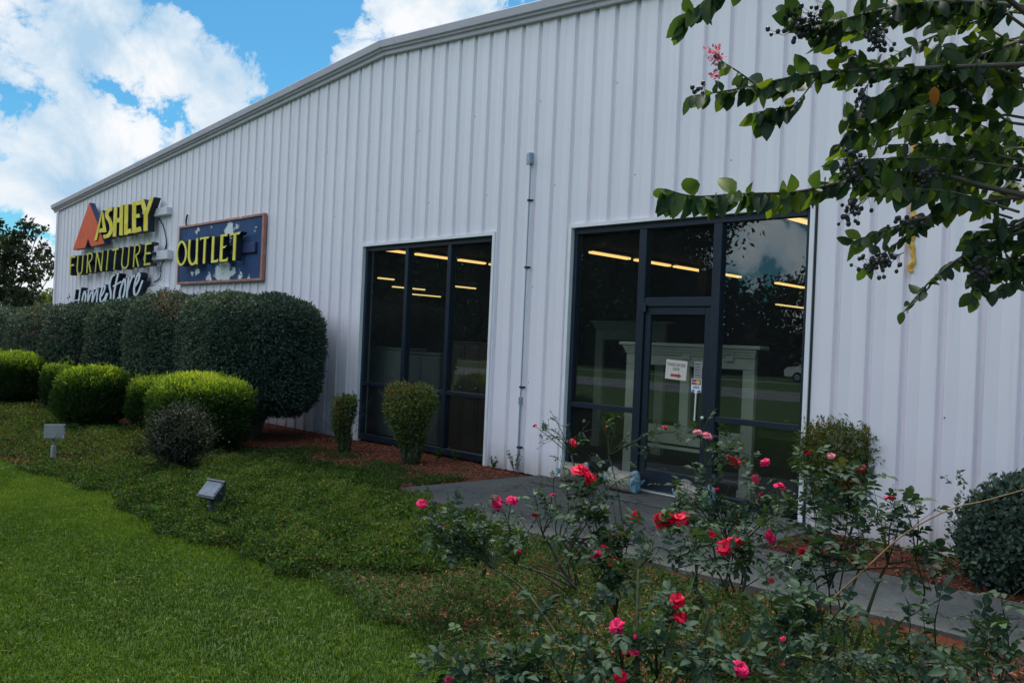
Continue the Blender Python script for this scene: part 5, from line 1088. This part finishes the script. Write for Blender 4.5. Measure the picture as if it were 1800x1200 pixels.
# ------------------------------------------------------------------ crape myrtle branches at the right
def crape():
    r = np.random.default_rng(21); top = at(2080, 330, 2.75); root = np.array([top[0]+.1, top[1]-.12, -.03])
    t = thing('crape_myrtle', 'crape myrtle whose branches with dark berry clusters hang in from the right', 'tree', root); MT['cbark'] = simple('crape_bark', (.09, .07, .055), .7, var=.3, scale=9)
    tb = MB()
    for k in range(3):
        a = k*2.1; b0 = root+np.array([math.cos(a)*.09, math.sin(a)*.09, 0]); e = top+np.array([math.cos(a)*.03, math.sin(a)*.03, .02*k]); tb.tube(bez([b0, (b0+e)/2+np.array([math.cos(a)*.05, math.sin(a)*.05, 0]), e], 8), .05, .03, 9)
    tb.build('trunk', MT['cbark'], t, smooth=True)
    bb = MB(); lb = MB(); twigs = []
    def branch(P, w0, w1, leaf0=0.0, step=.020, join=True, Lf=.07, light=0.0):
        step *= .50; Lf *= 1.0
        Q = bez(np.array([at(*q) for q in P]), 10)
        if join: bb.tube(bez([top+r.normal(0, .03, 3), (top+Q[0])/2+np.array([0, 0, .06]), Q[0]], 6), w0*1.9, w0, 7)
        bb.tube(Q, w0, w1, 6); D = nz(np.gradient(Q, axis=0)); seg = np.linalg.norm(np.diff(Q, axis=0), axis=1); cum = np.concatenate([[0], np.cumsum(seg)]); n = int(cum[-1]/step)
        for k in range(n):
            s = cum[-1]*(k+.5)/n
            if s < leaf0*cum[-1]: continue
            i = min(np.searchsorted(cum, s), len(Q)-1); d = D[i]; side = nz(np.cross(d, [0, 0, 1.0])); sg = 1 if k % 2 else -1
            A = d*r.uniform(.1, .7)+side*sg*r.uniform(.15, .9)+np.array([0, 0, r.uniform(-1.25, -.1) if r.uniform() < .86 else r.uniform(.2, .8)])
            l = Lf*r.uniform(.6, 1.15); N = nz(np.cross(A, r.normal(size=3)*.5+nz(EYE-Q[i])*1.0)); N = nz(np.cross(N, A))*(1 if r.uniform() < .8 else -1)+r.normal(0, .3, 3)
            big_leaves(lb, Q[i][None], A[None], N[None], np.array([l]), np.array([l*r.uniform(.48, .62)]), np.array([np.clip(.52+light+r.normal(0, .17)+(.45 if r.uniform() < .14 else 0), 0, 1)]), curl=r.uniform(.05, .35))
        return Q
    z = 2.5
    branch([(1830, 112, z), (1650, 119, z), (1550, 122, z), (1440, 128, z), (1380, 138, z), (1300, 156, z), (1222, 168, z)], .008, .002, .12, .017, Lf=.068)
    branch([(1330, 150, z), (1300, 128, z), (1272, 110, z), (1258, 96, z)], .003, .0015, .15, .028, False, .05)
    branch([(1830, 350, 2.6), (1735, 328, 2.6), (1650, 306, 2.6), (1575, 304, 2.6), (1500, 316, 2.55), (1400, 337, 2.5), (1300, 341, 2.45), (1220, 345, 2.4), (1168, 332, 2.4)], .009, .002, .22, .017, Lf=.075, light=.06)
    branch([(1400, 185, z), (1345, 195, z), (1320, 200, z)], .0025, .001, 0, .03, False, .085); branch([(1440, 130, z), (1400, 180, z), (1352, 205, z)], .003, .001, .2, .03, False, .085)
    branch([(1830, 345, 2.7), (1740, 352, 2.7), (1650, 370, 2.65), (1600, 410, 2.6), (1560, 440, 2.6), (1520, 470, 2.6)], .007, .002, .1, .030, Lf=.058, light=.05)
    branch([(1830, 395, 2.7), (1760, 420, 2.7), (1690, 452, 2.65), (1640, 490, 2.6), (1612, 520, 2.6), (1588, 548, 2.6)], .006, .0015, .05, .026, Lf=.052, light=.08)
    branch([(1690, 368, 2.66), (1600, 390, 2.6), (1540, 410, 2.6), (1498, 425, 2.58)], .004, .0015, .1, .022, False, .058, .12)
    branch([(1830, 60, 2.7), (1720, 100, 2.7), (1640, 135, 2.65), (1560, 175, 2.6), (1490, 205, 2.6)], .009, .002, .1, .018, Lf=.08)
    branch([(1830, 15, 2.6), (1700, 4, 2.6), (1600, 8, 2.55), (1520, 25, 2.5), (1450, 40, 2.5), (1385, 30, 2.5)], .009, .002, .1, .014, Lf=.082, light=-.08)
    branch([(1500, -60, 2.4), (1380, -60, 2.4), (1290, -35, 2.4), (1240, 2, 2.4), (1195, 40, 2.4)], .006, .002, .3, .018, False, .082)
    branch([(1700, -60, 2.5), (1600, -60, 2.45), (1480, -60, 2.4), (1400, -50, 2.4)], .007, .004, 0, .02, True, .08)
    branch([(1570, 125, 2.55), (1500, 95, 2.55), (1455, 68, 2.55), (1430, 62, 2.55)], .003, .0015, .15, .024, False, .065)
    for k in range(40):      # filling side branches of the crown
        u0 = r.uniform(1720, 1860); v0 = r.uniform(-20, 400); u1 = r.uniform(1470, 1760); v1 = np.clip(v0+r.normal(10, 70), -10, 330 if u1 < 1640 else 400); d = r.uniform(2.5, 3.1)
        branch([(u0, v0, d), ((u0+u1)/2, (v0+v1)/2-14, d), (u1, v1, d-.05)], .0045, .0012, .08, .026, k % 3 == 0, r.uniform(.05, .08), r.choice([0, 0, .16]))
    for k in range(10):
        u0, v0 = 1815, r.uniform(380, 480); branch([(u0, v0, 2.75), (u0-50, v0+12+r.normal(0, 10), 2.7), (u0-105, v0+20+r.normal(0, 25), 2.65)], .0035, .001, .0, .03, k % 4 == 0, .055, .05)
    for k in range(46):      # the rest of the crown, out of the picture to the right and above
        a = r.uniform(0, 6.28); el = r.uniform(-.1, 1.2); l = r.uniform(.7, 1.6); d = np.array([math.cos(a)*math.cos(el), math.sin(a)*math.cos(el), math.sin(el)]); e = top+d*l+np.array([0, 0, .25])
        fwd = (e-EYE)@CF; px = (e-EYE)@CR/max(fwd, .1)
        if fwd > .0 and px < .66: continue
        if np.linalg.norm(e-EYE) < 1.0: continue
        Q = bez([top, (top+e)/2+[0, 0, .1], e], 8); bb.tube(Q, .012, .003, 6); n = 42; i = r.integers(5, len(Q), n); A = rnd_dirs(n)-np.array([0, 0, .5]); big_leaves(lb, Q[i]+r.normal(0, .05, (n, 3)), A, rnd_dirs(n), r.uniform(.05, .085, n), r.uniform(.028, .045, n), np.clip(r.normal(.42, .15, n), 0, 1))
    bb.build('branches', MT['cbark'], t, smooth=True); lb.build('leaves', MT['l_crape'], t, smooth=True)
    MT['berry'] = simple('dark_seed_capsule', (.020, .018, .022), .45, var=.3, scale=30); MT['pinkfl'] = leaf_mat('pink_crape_petal', [(0, (.42, .06, .28)), (1, (.80, .30, .58))], .6, .3, .2)
    for u, v, d, ra, n, du, dv in [(1410, 42, 2.46, 58, 62, 1, .75), (1540, 70, 2.45, 42, 40, .7, 1), (1513, 172, 2.5, 34, 26, .5, 1), (1498, 300, 2.5, 36, 40, .8, .9), (1502, 368, 2.5, 34, 34, .8, .8), (1590, 390, 2.5, 26, 20, 1, .6), (1548, 462, 2.55, 46, 48, 1, .5), (1722, 480, 2.6, 36, 44, .75, 1), (1690, 130, 2.5, 20, 7, 1, .6), (1700, 160, 2.5, 18, 5, 1, .5), (1635, 300, 2.5, 24, 20, .8, .8), (1228, 160, 2.48, 14, 6, 1, 1), (1625, 330, 2.55, 20, 14, .6, 1)]:
        b = MB(); c = at(u, v, d); s0 = at(u+ra*.9*du, v-ra*.8*dv, d)
        for k in range(n):
            q = at(u+r.normal(0, ra*.42)*du, v+r.normal(0, ra*.42)*dv, d+r.normal(0, .03)); b.ball(q, r.uniform(.0055, .0078), seg=8, ring=5, sc=(1, 1, 1.1)); ax = c+(s0-c)*np.clip((q-c)@(s0-c)/max((s0-c)@(s0-c), 1e-6)+.35, -.6, 1); b.tube([q, (q+ax)/2+r.normal(0, .003, 3), ax], .0005, .0008, 3, cap=False)
        b.tube([c-(s0-c)*.6, c, s0], .0008, .0014, 4, cap=False); b.build('berry_cluster', MT['berry'], t, smooth=True)
    for u, v, ra, n in ((1258, 97, 13, 70), (1258, 131, 6, 18)):
        b = MB(); c = np.array([at(u+r.normal(0, ra*.4), v+r.normal(0, ra*.55), 2.5+r.normal(0, .012)) for _ in range(n)]); leaf_cloud(b, c, rnd_dirs(n), rnd_dirs(n), .013*r.uniform(.6, 1.3, n), .011, r.uniform(0, 1, n)); b.build('flower_cluster', MT['pinkfl'], t)
    b = MB(); q = at(1642, 152, 2.42); A = at(1643, 186, 2.42)-q; L = np.linalg.norm(A); big_leaves(b, q[None], A[None], (EYE-q)[None], np.array([L]), np.array([L*.5]), np.array([.5])); o = b.build('dying_leaf', leaf_mat('orange_dying_leaf', [(0, (.45, .13, .02)), (1, (.5, .16, .02))], .5, .35, .3), t); o['label'] = 'orange dying leaf hanging among the dark leaves'
crape()

# ------------------------------------------------------------------ trees beyond the corner and across the road
def blob_tree(name, label, group, root, blobs, L, n_per, m, trunk_r, seed, tint=.5, asp=.55, stems_n=1, spread=.42):
    r = np.random.default_rng(seed); t = thing(name, label, 'tree', root, group); s = MB(); lb = MB(); root = np.array(root, float)
    cen = np.array([b[0] for b in blobs]); mid = cen.mean(0); fk = root+(mid-root)*np.array([.3, .3, .4])
    for k in range(stems_n):
        a = k*2.4; o = np.array([math.cos(a), math.sin(a), 0])*trunk_r*(1.2 if stems_n > 1 else 0); s.tube(bez([root+o, (root+fk)/2+o*2+r.normal(0, trunk_r*.4, 3), fk+o*3], 6), trunk_r, trunk_r*.6, 8)
    for c, rad in blobs:
        c = np.array(c); s.tube(bez([fk, (fk+c)/2+np.array([0, 0, -.08*np.linalg.norm(c-fk)])+r.normal(0, trunk_r, 3), c], 5), trunk_r*.45, trunk_r*.07, 6)
        n = max(20, int(n_per*rad*rad)); sub = 9; cc = c+r.normal(0, rad*.5, (sub, 3)); k = r.integers(0, sub, n); P = cc[k]+r.normal(0, rad*spread*.55, (n, 3))
        ti = tint+fbm(P, 1.2/max(rad, .3), seed)*.14+r.normal(0, .15, n); leaf_cloud(lb, P, nz(rnd_dirs(n)-np.array([0, 0, .2])), rnd_dirs(n), L*r.uniform(.6, 1.3, n), L*asp, np.clip(ti, 0, 1))
        for q in cc[:4]: s.tube([c+(fk-c)*.15, (c+q)/2, q], trunk_r*.10, trunk_r*.03, 4)
    s.build('trunk', MT['bark'], t, smooth=True); lb.build('crown', m, t); return t
dz = 27.0
bl = [(at(u, v, dz+rng.normal(0, .4)), rr/F_PX*dz) for u, v, rr in [(5, 415, 24), (42, 402, 15), (70, 402, 10), (22, 450, 32), (66, 440, 20), (82, 468, 15), (48, 478, 22), (10, 500, 28), (56, 508, 16), (92, 480, 8), (-40, 440, 45), (-45, 500, 45), (-20, 395, 25), (84, 442, 8), (30, 425, 18), (25, 530, 22), (-10, 535, 22), (55, 530, 14), (70, 485, 10), (52, 396, 7)]]
rt = at(-10, 560, dz); blob_tree('leafy_tree', 'airy dark leafy tree beyond the far corner of the building', None, (rt[0], rt[1], -.03), bl, (.16), 330*5.0, MT['l_tree'], .09, 5, .42, stems_n=3)
for i, (u, d, hpx, lab) in enumerate([(64, 75, 26, 'sunny yellow green distant tree just right of the leafy tree'), (90, 85, 24, 'sunny distant tree touching the far corner of the building'), (30, 80, 30, 'sunny distant tree mostly hidden behind the leafy tree')]):
    bs_ = [(at(u+rng.normal(0, 9), 548-abs(rng.normal(0, hpx*.42))-4, d+rng.normal(0, 1)), 11/F_PX*d) for _ in range(13)]; rt = at(u, 580, d); blob_tree('distant_tree', lab, 'distant trees beyond the building corner', (rt[0], rt[1], -.03), bs_, .42, 260, MT['l_far'], .15, 40+i, .55)
def roadside(name, label, root, h, w, seed, lean=0):
    r = np.random.default_rng(seed); bs_ = []
    for k in range(30):
        z = h*r.uniform(.18, .95); ww = w*math.sqrt(max(.08, 1-((z/h-.5)/.56)**2)); a = r.uniform(0, 6.28); q = ww*math.sqrt(r.uniform(.1, 1)); bs_.append(((root[0]+q*math.cos(a), root[1]+q*math.sin(a), z), h*.115))
    return blob_tree(name, label, 'trees across the road mirrored in the glass', (root[0], root[1], -.03), bs_, .50 if h > 12 else .42, 150, MT['l_tree'], .22, seed, .34, spread=.85)
protos = [roadside('roadside_tree', 'tall dark tree across the road, only seen mirrored in the storefront glass', (-41, -50, 0), 19, 5.5, 71), roadside('roadside_tree', 'tall dark tree across the road, only seen mirrored in the storefront glass', (-51, -52, 0), 21, 6, 72), roadside('roadside_tree', 'low tree at the right of the mirrored tree line in the entrance glass', (-30, -56, 0), 8.0, 5.5, 73)]
def tree_copy(src, x, y, s, rz, label):
    o = src.copy(); COL.objects.link(o); o.location = (x, y, -.03); o.scale = (s, s, s); o.rotation_euler = (0, 0, rz); o['label'] = label
    for c in list(src.children):
        q = c.copy(); COL.objects.link(q); q.parent = o
for i, (x, y, s) in enumerate([(-58, -49, 1.0), (-66, -54, 1.05), (-75, -50, .95), (-84, -53, 1.1), (-94, -50, 1.0), (-105, -52, 1.05), (-118, -50, 1.0), (-132, -54, 1.1), (-48, -58, .95), (-70, -62, 1.1), (-90, -62, 1.1)]):
    tree_copy(protos[i % 2], x, y, s, i*1.3, 'tall dark tree across the road, only seen mirrored in the storefront glass')
for i, (x, y, s) in enumerate([(-22, -60, .95), (-13, -58, 1.0), (-36, -62, 1.0), (-4, -60, 1.05), (6, -58, 1.0), (18, -60, 1.1), (-27, -66, 1.1), (-16, -66, 1.05)]):
    tree_copy(protos[2], x, y, s, i*1.7+.4, 'low tree at the right of the mirrored tree line in the entrance glass')
def understory():
    mb = MB()
    for n, x0, x1, h in ((34000, -140, -36, 8.5), (9000, -38, 25, 4.0)):
        P = scatter(n, x0, x1, -63, -51); P[:, 2] = rng.uniform(0, 1, n)**1.2*(h+1.6*fbm(P*np.array([1, 1, 0]), .35, 61)); leaf_cloud(mb, P, rnd_dirs(n), rnd_dirs(n), .75*rng.uniform(.6, 1.3, n), .5, np.clip(.3+rng.normal(0, .14, n), 0, .8))
    tag(mb.build('woodland_undergrowth', MT['l_tree']), 'dense dark undergrowth of the wood across the road', 'undergrowth', kind='stuff')
understory()
# the white car parked beyond the road, mirrored in the right pane
def car():
    c = np.array([-22.6, -42.5, -.022]); t = thing('parked_car', 'white parked car beyond the road, mirrored in the right entrance pane', 'car', c)
    MT['carw'] = simple('white_car_paint', (.75, .75, .75), .3, var=.03); MT['carg'] = simple('car_window', (.02, .025, .03), .1)
    prof = [(-2.2, .35), (-2.25, .75), (-2.05, .95), (-1.35, 1.02), (-.75, 1.42), (.75, 1.45), (1.5, 1.0), (2.1, .92), (2.25, .7), (2.2, .35)]
    b = MB(); b.prism([(c[0]+x, c[1]-.85, c[2]+z) for x, z in prof], (0, 1.7, 0)); b.build('body', MT['carw'], t)
    for y in (-.862, .852):
        b = MB(); b.prism([(c[0]+x, c[1]+y, c[2]+z) for x, z in ((-1.2, 1.03), (-.7, 1.36), (.7, 1.38), (1.25, 1.03))], (0, .01, 0)); b.build('window', MT['carg'], t)
    for x in (-1.35, 1.35):
        for y in (-.87, .69):
            b = MB(); b.tube([(c[0]+x, c[1]+y, c[2]+.33), (c[0]+x, c[1]+y+.18, c[2]+.33)], .33, k=18); w = b.build('wheel', MT['dark'], t); b = MB(); b.tube([(c[0]+x, c[1]+y-.008, c[2]+.33), (c[0]+x, c[1]+y+.188, c[2]+.33)], .20, k=14); b.build('rim', MT['alu'], w)
car()
